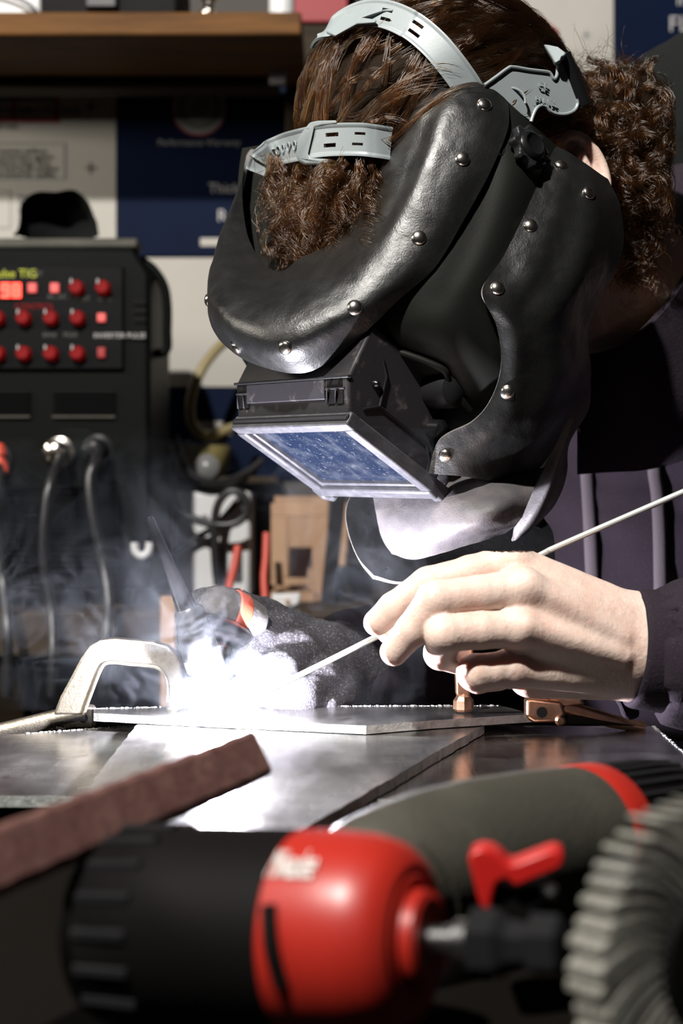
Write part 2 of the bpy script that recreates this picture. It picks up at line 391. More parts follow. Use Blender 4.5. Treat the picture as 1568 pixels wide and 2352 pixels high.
for i, s_ in enumerate(('and uneven surfaces', 'for protection against', 'and moisture, layer base', 'under load in all weather', 'and tested for quality')):
    text(s_, P(108+[0, 14, 6, 26, 18][i], 352+i*13.5, dp), .0105, 'print_dark', t, align='RIGHT')
for y in (245, 386):
    flat(t, 'register_mark', 195, y-2, 222, y+2, 'print_dark', dp); flat(t, 'register_mark', 206, y-13, 210, y+13, 'print_dark', dp)
frame(t, 'text_box', -90, 438, 24, 524, 2, 'print_grey', dp)
for i in range(7): text(['layer', 'depth', 'core', 'base', 'width', 'length', 'pack'][i], P(40, 455+i*12, dp), .0085, 'print_grey', t)
t = board('blue_carton', 'navy blue printed carton with round twenty years badge', 268, 160, 1102, 588, 'board_blue')
c = P(457, 248, dp)
def disc(t, c, r, m, dd, name='badge_ring'):
    return MB().lathe(c+Vector((0, -dd, 0)), c+Vector((0, -dd-.001, 0)), [(0, r), (.0006, r)], 48).build(name, m, t)
disc(t, c, .040, 'print_red', 0); disc(t, c, .0375, 'print_grey', .0007); disc(t, c, .032, 'badge', .0014, 'badge_face'); disc(t, c, .021, 'print_grey', .0021, 'badge_face')
text('20', P(457, 248, dp-.003), .026, 'print_dark', t, align='CENTER'); text('YEARS', P(457, 264, dp-.003), .009, 'print_dark', t, align='CENTER')
text('Performance Warranty', P(362, 334, dp), .0125, 'print_grey', t)
text('Thickness', P(478, 443, dp), .020, 'print_pale', t); text('R 10', P(498, 508, dp), .024, 'print_pale', t)
flat(t, 'white_bar', 460, 547, 560, 565, 'board_white', dp)
board('white_carton', 'blank white carton lower on the wall behind the yellow hose', -260, 592, 1000, 889, 'board_white', YW-.007)
t = board('striped_carton', 'blue and white striped carton below the blank white one', 150, 891, 1000, 1100, 'board_blue', YW-.008)
flat(t, 'white_stripe', 440, 968, 530, 1000, 'board_white', YW-.0086); flat(t, 'white_stripe', 470, 1010, 520, 1040, 'board_white', YW-.0086)
t = board('pipe_diagram_board', 'white board with dark red bent line diagram above the head', 1104, -60, 1409, 600, 'board_white', YW-.009)
mb = MB()
def line(mb, a, b, w, d):
    A, B = P(*a, d), P(*b, d); u = (B-A); L = u.length; u.normalize(); v = Vector((-u.z, 0, u.x))*w/2
    mb.prism([A+v, B+v, B-v, A-v], (0, -.0008, 0))
line(mb, (1150, -20), (1276, 74), .0085, YW-.0095); line(mb, (1276, 70), (1266, 130), .0085, YW-.0096); line(mb, (1266, 130), (1266, 240), .0085, YW-.0097)
mb.build('diagram_line', 'print_red', t)
flat(t, 'register_mark', 1336, 78, 1356, 82, 'print_grey', YW-.0095); flat(t, 'register_mark', 1344, 68, 1348, 92, 'print_grey', YW-.0095)
mb = MB(); line(mb, (1140, 0), (1172, 30), .006, YW-.0095); mb.build('grey_mark', 'print_grey', t)
t = board('lettered_blue_board', 'navy blue board with white capital letters at top right', 1410, -60, 1800, 700, 'board_blue', YW-.010)
text('FL', P(1534, 72, YW-.0108), .032, 'print_pale', t); text('IN', P(1552, 12, YW-.0108), .024, 'print_pale', t)

# shelf with its upright, apron and the things on it
t = thing('wooden_shelf', 'thick brown wooden shelf across the top left with dark board beneath', 'shelf', P(200, 200, 1.9))
a, b = P(-400, 80, 1.76), P(692, 26, 1.76)
MB().box(((a.x+b.x)/2, 1.76+.108, (a.z+b.z)/2), (b.x-a.x, .215, b.z-a.z)).build('shelf_board', 'wood', t, bevel=.003)
a, b = P(-400, 202, 1.93), P(640, 92, 1.93)
MB().box(((a.x+b.x)/2, 1.952, (a.z+b.z)/2), (b.x-a.x, .044, b.z-a.z)).build('apron', 'wood_dark', t, bevel=.002)
a, b = P(618, 190, 1.9), P(655, 92, 1.9)
MB().box(((a.x+b.x)/2, 1.905, (a.z+b.z)/2), (b.x-a.x, .012, b.z-a.z)).build('bracket', 'pale', t, bevel=.001)
a, b = P(655, 600, 1.99), P(790, -200, 1.99)
t = thing('dark_post', 'dark brown upright post behind the head beside the shelf end', 'post', ((a.x+b.x)/2, 1.99, a.z))
MB().box(((a.x+b.x)/2, 2.01, (a.z+b.z)/2), (b.x-a.x, .05, b.z-a.z)).build('upright', 'wood_dark', t, bevel=.003)
MB().box(((a.x+b.x)/2, 1.982, P(700, 10, 1.98).z), (b.x-a.x+.01, .008, .05)).build('collar', 'print_red', t, bevel=.002)
SH = P(0, 26, 1.76).z+.001
t = thing('tool_case', 'low black case lying on the wooden shelf', 'case', (P(250, 20, 1.84).x, 1.84, SH))
MB().box((P(250, 0, 1.84).x, 1.85, SH+.035), (.195, .12, .07)).build('body', 'black', t, bevel=.008)
MB().box((P(250, 0, 1.84).x, 1.785, SH+.02), (.04, .012, .02)).build('handle', 'black_plastic', t, bevel=.003)
mb = MB(); x = P(478, 0, 1.79).x; mb.lathe((x, 1.80, SH), (x, 1.80, SH+1), [(0, .008), (.004, .011), (.012, .011), (.016, .007), (.024, .006), (.028, .010), (.05, .011), (.055, .005)], 20)
tag(mb.build('steel_fitting', 'chrome'), 'small shiny steel fitting standing on the wooden shelf', 'fitting')
x = P(646, 0, 1.79).x; t = thing('glass_jar', 'small pale jar near the right end of the wooden shelf', 'jar', (x, 1.80, SH))
MB().lathe((x, 1.80, SH), (x, 1.80, SH+1), [(0, .012), (.003, .016), (.04, .016), (.048, .012), (.052, .012)], 24).build('body', 'pale', t)
MB().lathe((x, 1.80, SH+.052), (x, 1.80, SH+1), [(0, .0135), (.012, .0135)], 24).build('lid', 'black_plastic', t)
x = P(30, 0, 1.80).x; t = thing('white_packet', 'white packet with a thin curled wire on the shelf', 'packet', (x, 1.80, SH))
MB().box((x, 1.81, SH+.04), (.075, .05, .08)).build('body', 'pale', t, bevel=.004)
MB().tube(cr([(x-.03, 1.775, SH+.03), (x, 1.772, SH+.024), (x+.025, 1.772, SH+.012), (x+.036, 1.775, SH+.002)], 14), .0025, 6).build('wire', 'cable', t)

# rear bench, machine standing on it
t = thing('rear_bench', 'brown wooden rear bench carrying the welding machine', 'bench', (P(300, 1400, 1.75).x, 1.75, 0))
RB = CZ-.112
a, b = P(-300, 1400, 1.60), P(1200, 1400, 1.60)
MB().box(((a.x+b.x)/2, 1.82, RB-.025), (b.x-a.x, .44, .05)).build('bench_top', 'wood_dark', t, bevel=.003)
for x in (a.x+.06, b.x-.06):
    for y in (1.66, 1.98): MB().box((x, y, (RB-.05)/2), (.07, .07, RB-.05)).build('leg', 'wood_dark', t)
MB().box(((a.x+b.x)/2, 1.66, RB-.24), (b.x-a.x-.15, .02, .10)).build('rail', 'wood_dark', t)

YM = 1.68
m0 = P(-300, 1380, YM); m1 = P(345, 566, YM); zt = m1.z
t = thing('welding_machine', 'black welding machine with red knobs and lit red number display', 'welding machine', ((m0.x+m1.x)/2, YM+.12, RB))
w = m1.x-m0.x; cx = (m0.x+m1.x)/2
xa = P(305, 0, YM).x
MB().prism([(m0.x, YM, RB+.02), (m1.x, YM, RB+.02), (m1.x, YM, zt-.03), (xa, YM, zt), (m0.x, YM, zt)], (0, .19, 0)).build('housing', 'machine', t, bevel=.006)
for x in (m0.x+.05, m1.x-.05): MB().box((x, YM+.05, RB+.01), (.05, .05, .02)).build('foot', 'rubber', t)
def mp(px, py, off=0): return P(px, py, YM-off)
a, b = mp(-280, 850), mp(285, 612)
MB().box(((a.x+b.x)/2, YM-.003, (a.z+b.z)/2), (b.x-a.x, .006, b.z-a.z)).build('control_panel', 'machine_panel', t, bevel=.002)
for (kx, ky) in [(180, 664), (240, 664), (-1, 733), (59, 733), (121, 733), (182, 733), (0, 814), (59, 814), (121, 814), (182, 814)]:
    p = mp(kx, ky); kn = MB().lathe(p+Vector((0, -.006, 0)), p+Vector((0, -1, 0)), [(0, .0088), (.010, .0082), (.013, .0065)], 22).build('knob', 'knob_red', t)
    MB().box(p+Vector((-.0045, -.020, .006)), (.002, .003, .005)).build('pointer', 'print_pale', kn)
for (kx, ky, m, w_, h_) in [(78, 664, 'led_btn', 20, 22), (129, 664, 'led_btn', 20, 22), (236, 732, 'led_btn', 19, 20), (236, 812, 'led_dim', 18, 24)]:
    a, b = mp(kx-w_/2, ky+h_/2), mp(kx+w_/2, ky-h_/2)
    MB().box(((a.x+b.x)/2, YM-.008, (a.z+b.z)/2), (b.x-a.x, .005, b.z-a.z)).build('push_button', m, t, bevel=.001)
a, b = mp(-70, 688), mp(51, 646)
dsp = MB().box(((a.x+b.x)/2, YM-.0075, (a.z+b.z)/2), (b.x-a.x, .004, b.z-a.z)).build('display', 'black_gloss', t, bevel=.001)
def seg7(ch, x0, y0, x1, y1):
    on = {'9': 'abcdfg', '8': 'abcdefg'}[ch]; mb = MB(); w_ = 7; ym = (y0+y1)/2
    R = {'a': (x0, y0, x1, y0+w_), 'g': (x0, ym-w_/2, x1, ym+w_/2), 'd': (x0, y1-w_, x1, y1), 'f': (x0, y0, x0+w_, ym), 'b': (x1-w_, y0, x1, ym), 'e': (x0, ym, x0+w_, y1), 'c': (x1-w_, ym, x1, y1)}
    for k in on:
        p, q, r, s_ = R[k]; A, B = P(p, s_, YM-.010), P(r, q, YM-.010)
        mb.box(((A.x+B.x)/2, YM-.010, (A.z+B.z)/2), (B.x-A.x, .001, B.z-A.z))
    return mb.build('digit', 'led', dsp, smooth=False)
seg7('9', 2, 650, 23, 684); seg7('8', 27, 650, 48, 684)
text('pulse TIG', mp(-20, 637, .0065), .0135, 'yellow_print', t); text('CONTROL', mp(34, 710, .0065), .0095, 'knob_red', t)
for (x, y, s_) in ((62, 634, '2T 4T'), (108, 686, 'AC DC'), (128, 650, ''), (98, 774, 'BASE'), (145, 774, 'PEAK'), (172, 690, 'POST'), (226, 690, 'GAS')):
    if s_: text(s_, mp(x, y, .0065), .0075, 'print_dark', t)
text('INVERTER PULSE', mp(215, 776, .0065), .0082, 'print_pale', t)
for (x0, x1) in ((-250, 70), (122, 265)):
    for k in range(6):
        a, b = mp(x0, 905+k*11), mp(x1, 900+k*11); MB().box(((a.x+b.x)/2, YM-.002, (a.z+b.z)/2), (b.x-a.x, .006, .0022)).build('vent_slat', 'machine_panel' if k < 5 else 'rubber', t)
for k in range(16):
    a, b = mp(-150, 1120+k*13), mp(270, 1116+k*13); MB().box(((a.x+b.x)/2, YM-.002, (a.z+b.z)/2), (b.x-a.x, .006, .0022)).build('vent_slat', 'machine_panel', t)
for k in range(3):
    a, b = mp(308, 700+k*20), mp(335, 690+k*20); MB().box(((a.x+b.x)/2, YM-.001, (a.z+b.z)/2), (b.x-a.x, .004, b.z-a.z)).build('side_vent', 'black', t)
MB().tube(cr([mp(322, 596, -.05), mp(352, 618, -.05), mp(376, 655, -.05), mp(384, 700, -.05), mp(384, 760, -.05), mp(381, 806, -.05), mp(340, 812, -.05)], 26), .0055, 10).build('side_handle', 'machine', t)
tp = mp(300, 562); MB().box((cx, YM+.03, zt+.006), (w*.9, .04, .012)).build('top_rail', 'rubber', t, bevel=.003)
for (kx, ky, m) in ((140, 1040, 'chrome'), (228, 1034, 'black_plastic'), (-4, 1055, 'black_plastic')):
    p = mp(kx, ky); so = MB().lathe(p+Vector((0, .001, 0)), p+Vector((0, -1, 0)), [(0, .018), (.01, .018), (.012, .013), (.03, .013), (.034, .0105), (.045, .0085), (.047, .004)], 24).build('socket', m, t)
    if m == 'chrome': 
        for k in range(6): 
            q = p+Vector((.0105*math.cos(k*1.047), -.034, .0105*math.sin(k*1.047))); MB().lathe(q, q+Vector((0, -1, 0)), [(0, .004), (.004, .0035), (.006, .001)], 10).build('ball', 'chrome', so)
# plugs and leads hanging from the machine
def lead(name, label, pts, r, m, cat='cable', group=None):
    return tag(MB().tube(cr([P(*p) for p in pts], 40), r, 10).build(name, m), label, cat, group)
lead('welding_lead', 'black lead hanging from the machine, nearest its chrome socket', [(140, 1050, YM-.05), (118, 1100, YM-.10), (104, 1180, YM-.11), (100, 1290, YM-.11), (118, 1400, YM-.11), (122, 1500, YM-.13), (118, 1600, YM-.13)], .0052, 'cable')
lead('earth_lead', 'grey black lead hanging in front of the machine at the right socket', [(228, 1036, YM-.045), (218, 1062, YM-.085), (206, 1100, YM-.095), (212, 1180, YM-.10), (236, 1290, YM-.10), (250, 1380, YM-.115), (244, 1470, YM-.135), (238, 1600, YM-.135)], .0056, 'cable')
lead('control_lead', 'red collared dark lead at the left picture edge', [(-6, 1056, YM-.05), (-4, 1100, YM-.10), (-14, 1200, YM-.11), (6, 1330, YM-.11), (18, 1450, YM-.14), (16, 1600, YM-.14)], .0058, 'cable')
p = P(2, 1046, YM-.062)
tag(MB().lathe(p+Vector((-.004, 0, .012)), p+Vector((.004, -.01, -.03)), [(0, .007), (.004, .009), (.014, .009), (.016, .0065), (.020, .0065), (.022, .009), (.034, .009), (.036, .006)], 20).build('plug_collar', 'cable_red'), 'red plug collar on the lead at the left edge', 'plug')

# dark lump of cloth on the machine
sd = SDF(P(-10, 580, YM+.20)-Vector((.01, .12, 0)), P(240, 440, YM)+Vector((.02, .22, .02)), .005)
f = sd.ell(P(120, 520, YM+.08), (.043, .06, .042)); f = smin(f, sd.ell(P(165, 520, YM+.08), (.026, .055, .040)), .02)
f = smin(f, sd.ell(P(112, 566, YM+.08), (.055, .065, .016)), .02); f = smin(f, sd.ell(P(92, 478, YM+.08), (.022, .04, .018)), .015)
f += .0035*vnoise(sd.X, sd.Y, sd.Z, 60, 3); f = np.maximum(f, -(sd.Z-(zt+.012)))
v, q = sd.mesh(f); tag(mesh_np('cloth_bag', v, q, 'hood_shade_dark_cloth'), 'dark lumpy cloth bag lying on top of the welding machine', 'bag')

# things on and behind the rear bench
lead('hose', 'tan hose looping down in front of the white carton', [(540, 770, 1.97), (500, 800, 1.95), (462, 850, 1.93), (440, 910, 1.92), (438, 960, 1.92), (452, 990, 1.92), (480, 1000, 1.93), (520, 988, 1.95), (560, 975, 1.98)], .0070, 'hose', 'hose')
t = thing('instrument_box', 'pale box behind black cable loops on the rear bench', 'box', (P(480, 1330, 1.9).x, 1.9, RB))
a, b = P(398, 1342, 1.86), P(575, 1128, 1.86); MB().box(((a.x+b.x)/2, 1.91, (RB+b.z)/2), (b.x-a.x, .10, b.z-RB)).build('case', 'pale', t, bevel=.006)
for (x, y) in ((470, 1188), (545, 1150), (400, 1150)):
    p = P(x, y, 1.86); MB().lathe(p, p+Vector((0, -1, 0)), [(0, .004), (.004, .004), (.006, .002)], 12).build('screw', 'print_grey', t)
MB().box(P(505, 1300, 1.858), (.012, .006, .05)).build('latch', 'lensframe', t, bevel=.002); MB().box(P(545, 1290, 1.858), (.012, .006, .05)).build('latch', 'lensframe', t, bevel=.002)
lead('loop_cable', 'black cable forming a round loop before the pale box', [(392, 1040, 1.82), (396, 1110, 1.82), (410, 1170, 1.82), (470, 1200, 1.82), (530, 1205, 1.82), (566, 1180, 1.82), (560, 1140, 1.82), (528, 1128, 1.82), (500, 1160, 1.82), (492, 1220, 1.82), (494, 1290, 1.82), (500, 1345, 1.82)], .0055, 'cable')
lead('slack_cable', 'black cable drooping above the pale box', [(402, 1000, 1.84), (412, 1040, 1.84), (440, 1090, 1.84), (500, 1110, 1.85), (560, 1090, 1.88), (600, 1060, 1.93)], .0052, 'cable')
lead('stiff_cable', 'thin dark cable leaning diagonally across the pale box', [(400, 1270, 1.845), (440, 1240, 1.845), (480, 1218, 1.845), (520, 1180, 1.848), (560, 1130, 1.852)], .0040, 'cable')
p = P(462, 1056, 1.93); t = thing('olive_tin', 'shallow olive tin standing above the pale box', 'tin', p+Vector((0, 0, -.025)))
MB().lathe(p+Vector((0, 0, -.022)), p+Vector((0, 0, 1)), [(0, .026), (.006, .034), (.036, .041), (.040, .041)], 32).build('body', 'olive', t)
MB().lathe(p+Vector((.012, -.045, -.012)), p+Vector((.012, -1, .2)), [(0, .016), (.006, .017), (.012, .012), (.016, .004)], 24).build('cap', 'clear_cap', t)
t = thing('small_shelf', 'narrow dark shelf holding the olive tin', 'shelf', P(470, 1100, 1.98))
a, b = P(395, 1112, 1.93), P(640, 1096, 1.93); MB().box(((a.x+b.x)/2, 1.97, (a.z+b.z)/2), (b.x-a.x, .17, b.z-a.z)).build('shelf_board', 'wood_dark', t, bevel=.002)
t = thing('wooden_crate', 'light wooden crate with a dark opening on the rear bench', 'crate', (P(690, 1300, 1.85).x, 1.85, RB))
a, b = P(622, 1382, 1.80), P(752, 1156, 1.80); zz = RB
for (x0, y0, x1, y1) in ((622, 1156, 752, 1186), (622, 1186, 660, 1328), (716, 1186, 752, 1400), (622, 1328, 716, 1345)):
    A, B = P(x0, y1, 1.80), P(x1, y0, 1.80); MB().box(((A.x+B.x)/2, 1.808, (A.z+B.z)/2), (B.x-A.x, .016, B.z-A.z)).build('plank', 'wood_box', t, bevel=.001)
A, B = P(660, 1345, 1.90), P(716, 1186, 1.90); MB().box(((a.x+b.x)/2, 1.90, (a.z+b.z)/2+.01), (b.x-a.x, .012, b.z-a.z)).build('back_panel', 'wood_box', t)
MB().box(((a.x+b.x)/2, 1.85, zz+.006), (b.x-a.x, .10, .012)).build('base', 'wood_box', t)
t = thing('leaning_post', 'dark steel post leaning behind the smoke', 'post', P(755, 1395, 1.76))
A, B = P(745, 1402, 1.76), P(780, 1090, 1.76); MB().prism([P(735, 1392, 1.76), P(768, 1392, 1.76), P(800, 1090, 1.76), P(764, 1090, 1.76)], (0, .02, 0)).build('bar', 'black_plastic', t, bevel=.002)
MB().box(P(752, 1392, 1.77), (.03, .04, .006)).build('foot', 'black_plastic', t)
t = thing('wooden_block', 'orange brown wooden board behind the leather chin flap', 'board', (P(820, 1300, 1.86).x, 1.86, RB))
a, b = P(765, 1300, 1.85), P(960, 1156, 1.85)
MB().box(((a.x+b.x)/2, 1.862, (a.z+b.z)/2), (b.x-a.x, .02, b.z-a.z)).build('face_board', 'wood_box', t, bevel=.001)
MB().box(((a.x+b.x)/2, 1.90, (a.z+RB)/2), (b.x-a.x-.02, .02, a.z-RB)).build('support', 'wood_dark', t)
a, b = P(618, 1408, 1.72), P(692, 1364, 1.72); t = thing('white_block', 'small pale tapered block on the bench behind the torch', 'block', ((a.x+b.x)/2, 1.73, RB))
MB().prism([P(622, 1366, 1.70), P(690, 1364, 1.70), P(686, 1388, 1.70), P(634, 1408, 1.70)], (0, .03, 0)).build('body', 'pale', t, bevel=.002)
MB().lathe(P(660, 1382, 1.70), P(660, 1382, 1.6), [(0, .003), (.003, .003)], 12).build('hole_plug', 'wood_box', t)
lead('red_cable', 'red cable standing upright behind the smoke', [(612, 1225, 1.75), (610, 1280, 1.74), (606, 1330, 1.73), (610, 1392, 1.72)], .0046, 'cable_red')
lead('short_red_cable', 'shorter red cable end behind the glove', [(546, 1255, 1.74), (538, 1300, 1.73), (526, 1350, 1.72), (520, 1400, 1.72)], .0050, 'cable_red')
tag(MB().tube(cr([P(309, 1246, 1.62), P(311, 1266, 1.62), P(325, 1278, 1.62), P(340, 1268, 1.62), P(344, 1246, 1.62)], 24), .0046, 10).build('hook', 'pale'), 'small white U-shaped hook before the machine', 'hook')
a, b = P(368, 1462, 1.58), P(402, 1370, 1.58)
t = thing('pale_slat', 'short pale wooden slat standing against the rear bench', 'slat', ((a.x+b.x)/2, 1.585, a.z-.3))
MB().box(((a.x+b.x)/2, 1.586, (a.z-.4+b.z)/2), (b.x-a.x, .012, b.z-a.z+.4)).build('board', 'wood_box', t, bevel=.001)
t = thing('wall_bin', 'grey blue bin far behind the wrist', 'bin', (P(1350, 1640, 1.9).x, 1.9, 0))
a, b = P(1270, 1700, 1.9), P(1402, 1500, 1.9)
MB().box(((a.x+b.x)/2, 1.95, b.z/2), (b.x-a.x, .10, b.z)).build('body', 'print_pale', t, bevel=.006); MB().box(((a.x+b.x)/2, 1.95, b.z+.006), (b.x-a.x+.01, .11, .012)).build('lid', 'print_grey', t, bevel=.003)
t = thing('blue_crate', 'dark blue crate at the right picture edge behind the plates', 'crate', (P(1560, 1690, 1.8).x, 1.8, 0))
a, b = P(1490, 1760, 1.8), P(1720, 1655, 1.8)
MB().box(((a.x+b.x)/2, 1.86, b.z/2), (b.x-a.x, .12, b.z)).build('body', 'board_blue', t, bevel=.006); MB().box(((a.x+b.x)/2, 1.86, b.z+.004), (b.x-a.x+.012, .13, .012)).build('rim', 'board_blue', t, bevel=.003)
# ------------------------------------------------------------------ work bench, plates, clamps, torch, arc
HT = .165; ZT = CZ-HT
t = thing('work_bench', 'dark work bench under the aluminium plates', 'bench', (.05, .68, 0))
MB().box((.05, .68, ZT-.02), (1.7, .62, .04)).build('bench_top', 'table', t, bevel=.003)
for x in (-.72, .82):
    for y in (.42, .94): MB().box((x, y, (ZT-.04)/2), (.06, .06, ZT-.04)).build('leg', 'wood_dark', t)
for y in (.42, .94): MB().box((.05, y, ZT-.09), (1.48, .03, .08)).build('apron', 'wood_dark', t)
def plate(name, label, pts, h, th, burr=None, cuts=True):
    tp = [Q(x, y, h) for x, y in pts]; c = sum(tp, Vector())/len(tp)
    t = thing(name, label, 'metal plate', (c.x, c.y, CZ-h-th))
    n = len(tp); mb = MB(); vs = []; fs = []; mi = []
    # rim subdivided and slightly uneven, like a sawn edge
    ring = []
    for i in range(n):
        a, b = tp[i], tp[(i+1) % n]; k = max(2, int((b-a).length/.006)); nr = Vector(((b-a).y, -(b-a).x, 0)).normalized()
        for j in range(k): ring.append(a.lerp(b, j/k)+nr*(random.uniform(-.0005, .0005) if j else 0))
    m = len(ring); bot = [p+Vector((0, 0, -th)) for p in ring]
    mb.add(ring+bot, [tuple(range(m))]+[tuple(range(m, 2*m))[::-1]]+[(i, m+i, m+(i+1) % m, (i+1) % m) for i in range(m)])
    mb.mi = [0, 0]+[1]*m
    mb.build('plate', ['alu', 'alu_edge'], t, smooth=False)
    if burr:
        bb = MB()
        for (i0, x0, x1) in burr:
            a, b = tp[i0], tp[(i0+1) % n]; k = int((b-a).length/.0016)
            for j in range(k):
                u = j/k
                if not (x0 <= u <= x1): continue
                p = a.lerp(b, u); r = random.uniform(.0002, .0007); bb.box(p+Vector((random.uniform(-.0003, .0003), random.uniform(-.0003, .0003), r*.4)), (.0019, r*1.5, r*1.3), Matrix.Rotation(random.uniform(0, 3), 3, 'Z'))
        o = bb.build('sawn_burr', 'burr', t, smooth=False); o['kind'] = 'stuff'
    return t
plate('narrow_plate', 'uppermost aluminium plate, narrow and clamped, being welded', [(215, 1628), (430, 1623.5), (1150, 1621), (1228, 1640), (1000, 1654), (840, 1667), (520, 1653), (215, 1638)], .126, .005, burr=[(0, 0, 1), (1, 0, 1)])
plate('middle_plate', 'large scratched aluminium plate beneath the narrow one', [(320, 1657), (1112, 1664), (690, 1908), (128, 1900)], .1315, .0055)
plate('left_plate', 'dull aluminium plate at the left picture edge', [(-300, 1706), (60, 1685), (305, 1668), (420, 1668), (330, 1828), (-300, 1828)], .1375, .0055, burr=[(1, 0, 1)])
plate('right_plate', 'aluminium plate at right with bright sawn edges', [(1000, 1666), (1500, 1668), (1640, 1790), (1640, 1832), (850, 1836)], .1375, .0055, burr=[(1, 0, 1)])
for y in (.74, .885):
    t = tag(MB().box((-.05, y, ZT+.011), (.66, .025, .022)).build('support_bar', 'black', bevel=.001), ['black steel bar on the bench under the rear of the plates', 'black steel bar on the bench under the front of the plates'][y < .8], 'bar')

# crumbs of swarf on the bench by the plate front
for i in range(9):
    x = random.uniform(420, 560); y = random.uniform(1925, 1950); p = Q(x, y, HT)
    o = MB().add([p+Vector((random.uniform(-1, 1), random.uniform(-1, 1), random.uniform(0, 1.4)))*.003 for _ in range(4)], [(0, 1, 2), (0, 1, 3), (1, 2, 3), (0, 2, 3)]).build('metal_chip', 'copper', smooth=False)
    tag(o, 'tiny metal chip on the bench in front of the middle plate', 'chip', 'metal chips before the middle plate')

def clamp(label, mir, x_pad, m, d, dy=0):
    def pt(px, py, dd=0): return P(x_pad+(px-400)*mir, py+dy, d+dd)
    base = pt(215, 1680); t = thing('locking_clamp', label, 'clamp', base)
    outer = [(122, 1642), (138, 1600), (160, 1560), (185, 1512), (205, 1484), (228, 1470), (262, 1466), (310, 1470), (350, 1474), (385, 1484), (405, 1503), (416, 1530), (420, 1570), (420, 1612)]
    inner = [(384, 1612), (384, 1575), (380, 1556), (368, 1538), (345, 1530), (300, 1526), (262, 1522), (240, 1526), (228, 1545), (216, 1575), (200, 1618), (192, 1642)]
    MB().prism([pt(*p) for p in outer+inner], (0, .011, 0)).build('arch_jaw', m, t, bevel=.0016, seg=3)
    rim = [pt(*p, -.0006) for p in inner]; MB().tube(cr(rim, 40), .0011, 6).build('jaw_rim', m, t)
    pc = pt(401, 1606, .0055); MB().lathe(pc, pc+Vector((0, 0, -1)), [(0, .0046), (.004, .0046), (.0045, .0055), (.0078, .0055), (.0086, .004)], 16).build('pad', m, t, angle=30)
    body = [(213, 1624), (196, 1622), (150, 1632), (100, 1646), (40, 1664), (-60, 1688), (-60, 1700), (40, 1692), (100, 1690), (130, 1678), (160, 1676), (214, 1674)]
    MB().prism([pt(*p, .012) for p in body], (0, .012, 0)).build('handle_body', m, t, bevel=.0022, seg=3)
    hc = pt(192, 1649, .0121); MB().lathe(hc+Vector((0, .0, 0)), hc+Vector((0, -1, 0)), [(0, .0042), (.0007, .0042), (.0009, .0034)], 20).build('pivot_eye', m, t); MB().lathe(hc, hc+Vector((0, -1, 0)), [(0, .0030), (.0012, .0030)], 20).build('pivot_hole_shade', 'black', t)  # black disc stands for the shade inside an uncut hole
    hc = pt(140, 1676, .0118); MB().lathe(hc, hc+Vector((0, -1, 0)), [(-.004, .0034), (.001, .0034), (.0024, .0022)], 18).build('rivet', 'silver', t)
    MB().tube([pt(190, 1634, .006), pt(110, 1654, .006), pt(20, 1676, .006), pt(-80, 1698, .006)], [.0052, .0056, .0056, .005], 10).build('handle_tube', m, t)
    return t
clamp('nickel locking clamp at left with a wide arched jaw', 1, 400, 'clamp', .914)
# right-hand clamp, mostly behind the bare hand
t = thing('locking_clamp', 'copper-lit locking clamp behind the bare hand', 'clamp', P(1240, 1665, .89))
dR = .897
MB().prism([P(x, y, dR) for x, y in [(1048, 1600), (1046, 1540), (1050, 1470), (1070, 1440), (1110, 1425), (1190, 1425), (1240, 1440), (1270, 1480), (1310, 1560), (1345, 1620), (1270, 1625), (1235, 1560), (1205, 1500), (1180, 1478), (1110, 1478), (1088, 1492), (1082, 1540), (1080, 1600)]], (0, .011, 0)).build('arch_jaw', 'copper', t, bevel=.0016, seg=3)
pc = P(1064, 1592, dR+.004); MB().lathe(pc, pc+Vector((0, 0, -1)), [(0, .0042), (.002, .0046), (.0045, .0064), (.0098, .0066), (.0114, .005)], 8).build('pad', 'copper', t, angle=20)
MB().prism([P(x, y, dR-.004) for x, y in [(1208, 1606), (1222, 1604), (1290, 1612), (1300, 1640), (1290, 1660), (1226, 1661), (1208, 1650)]], (0, .014, 0)).build('handle_body', 'copper', t, bevel=.002, seg=3)
pc = P(1244, 1636, dR-.0042); MB().lathe(pc, pc+Vector((0, -1, 0)), [(0, .0034), (.0006, .0034)], 20).build('pivot_hole_shade', 'black', t)  # black disc in place of a shaded hole
pc = P(1286, 1655, dR-.004); MB().lathe(pc, pc+Vector((0, -1, 0)), [(-.003, .0034), (.001, .0034), (.0022, .002)], 18).build('rivet', 'copper', t)
MB().tube([P(1292, 1622, dR+.004), P(1340, 1637, dR+.006), P(1400, 1655, dR+.006), P(1480, 1672, dR+.008)], [.005, .0046, .0044, .0036], 10, flat=.7).build('handle_tube', 'copper', t)
MB().prism([P(x, y, dR+.002) for x, y in [(1300, 1640), (1380, 1655), (1460, 1668), (1300, 1664)]], (0, .004, 0)).build('inner_lever', 'black', t, bevel=.0008)

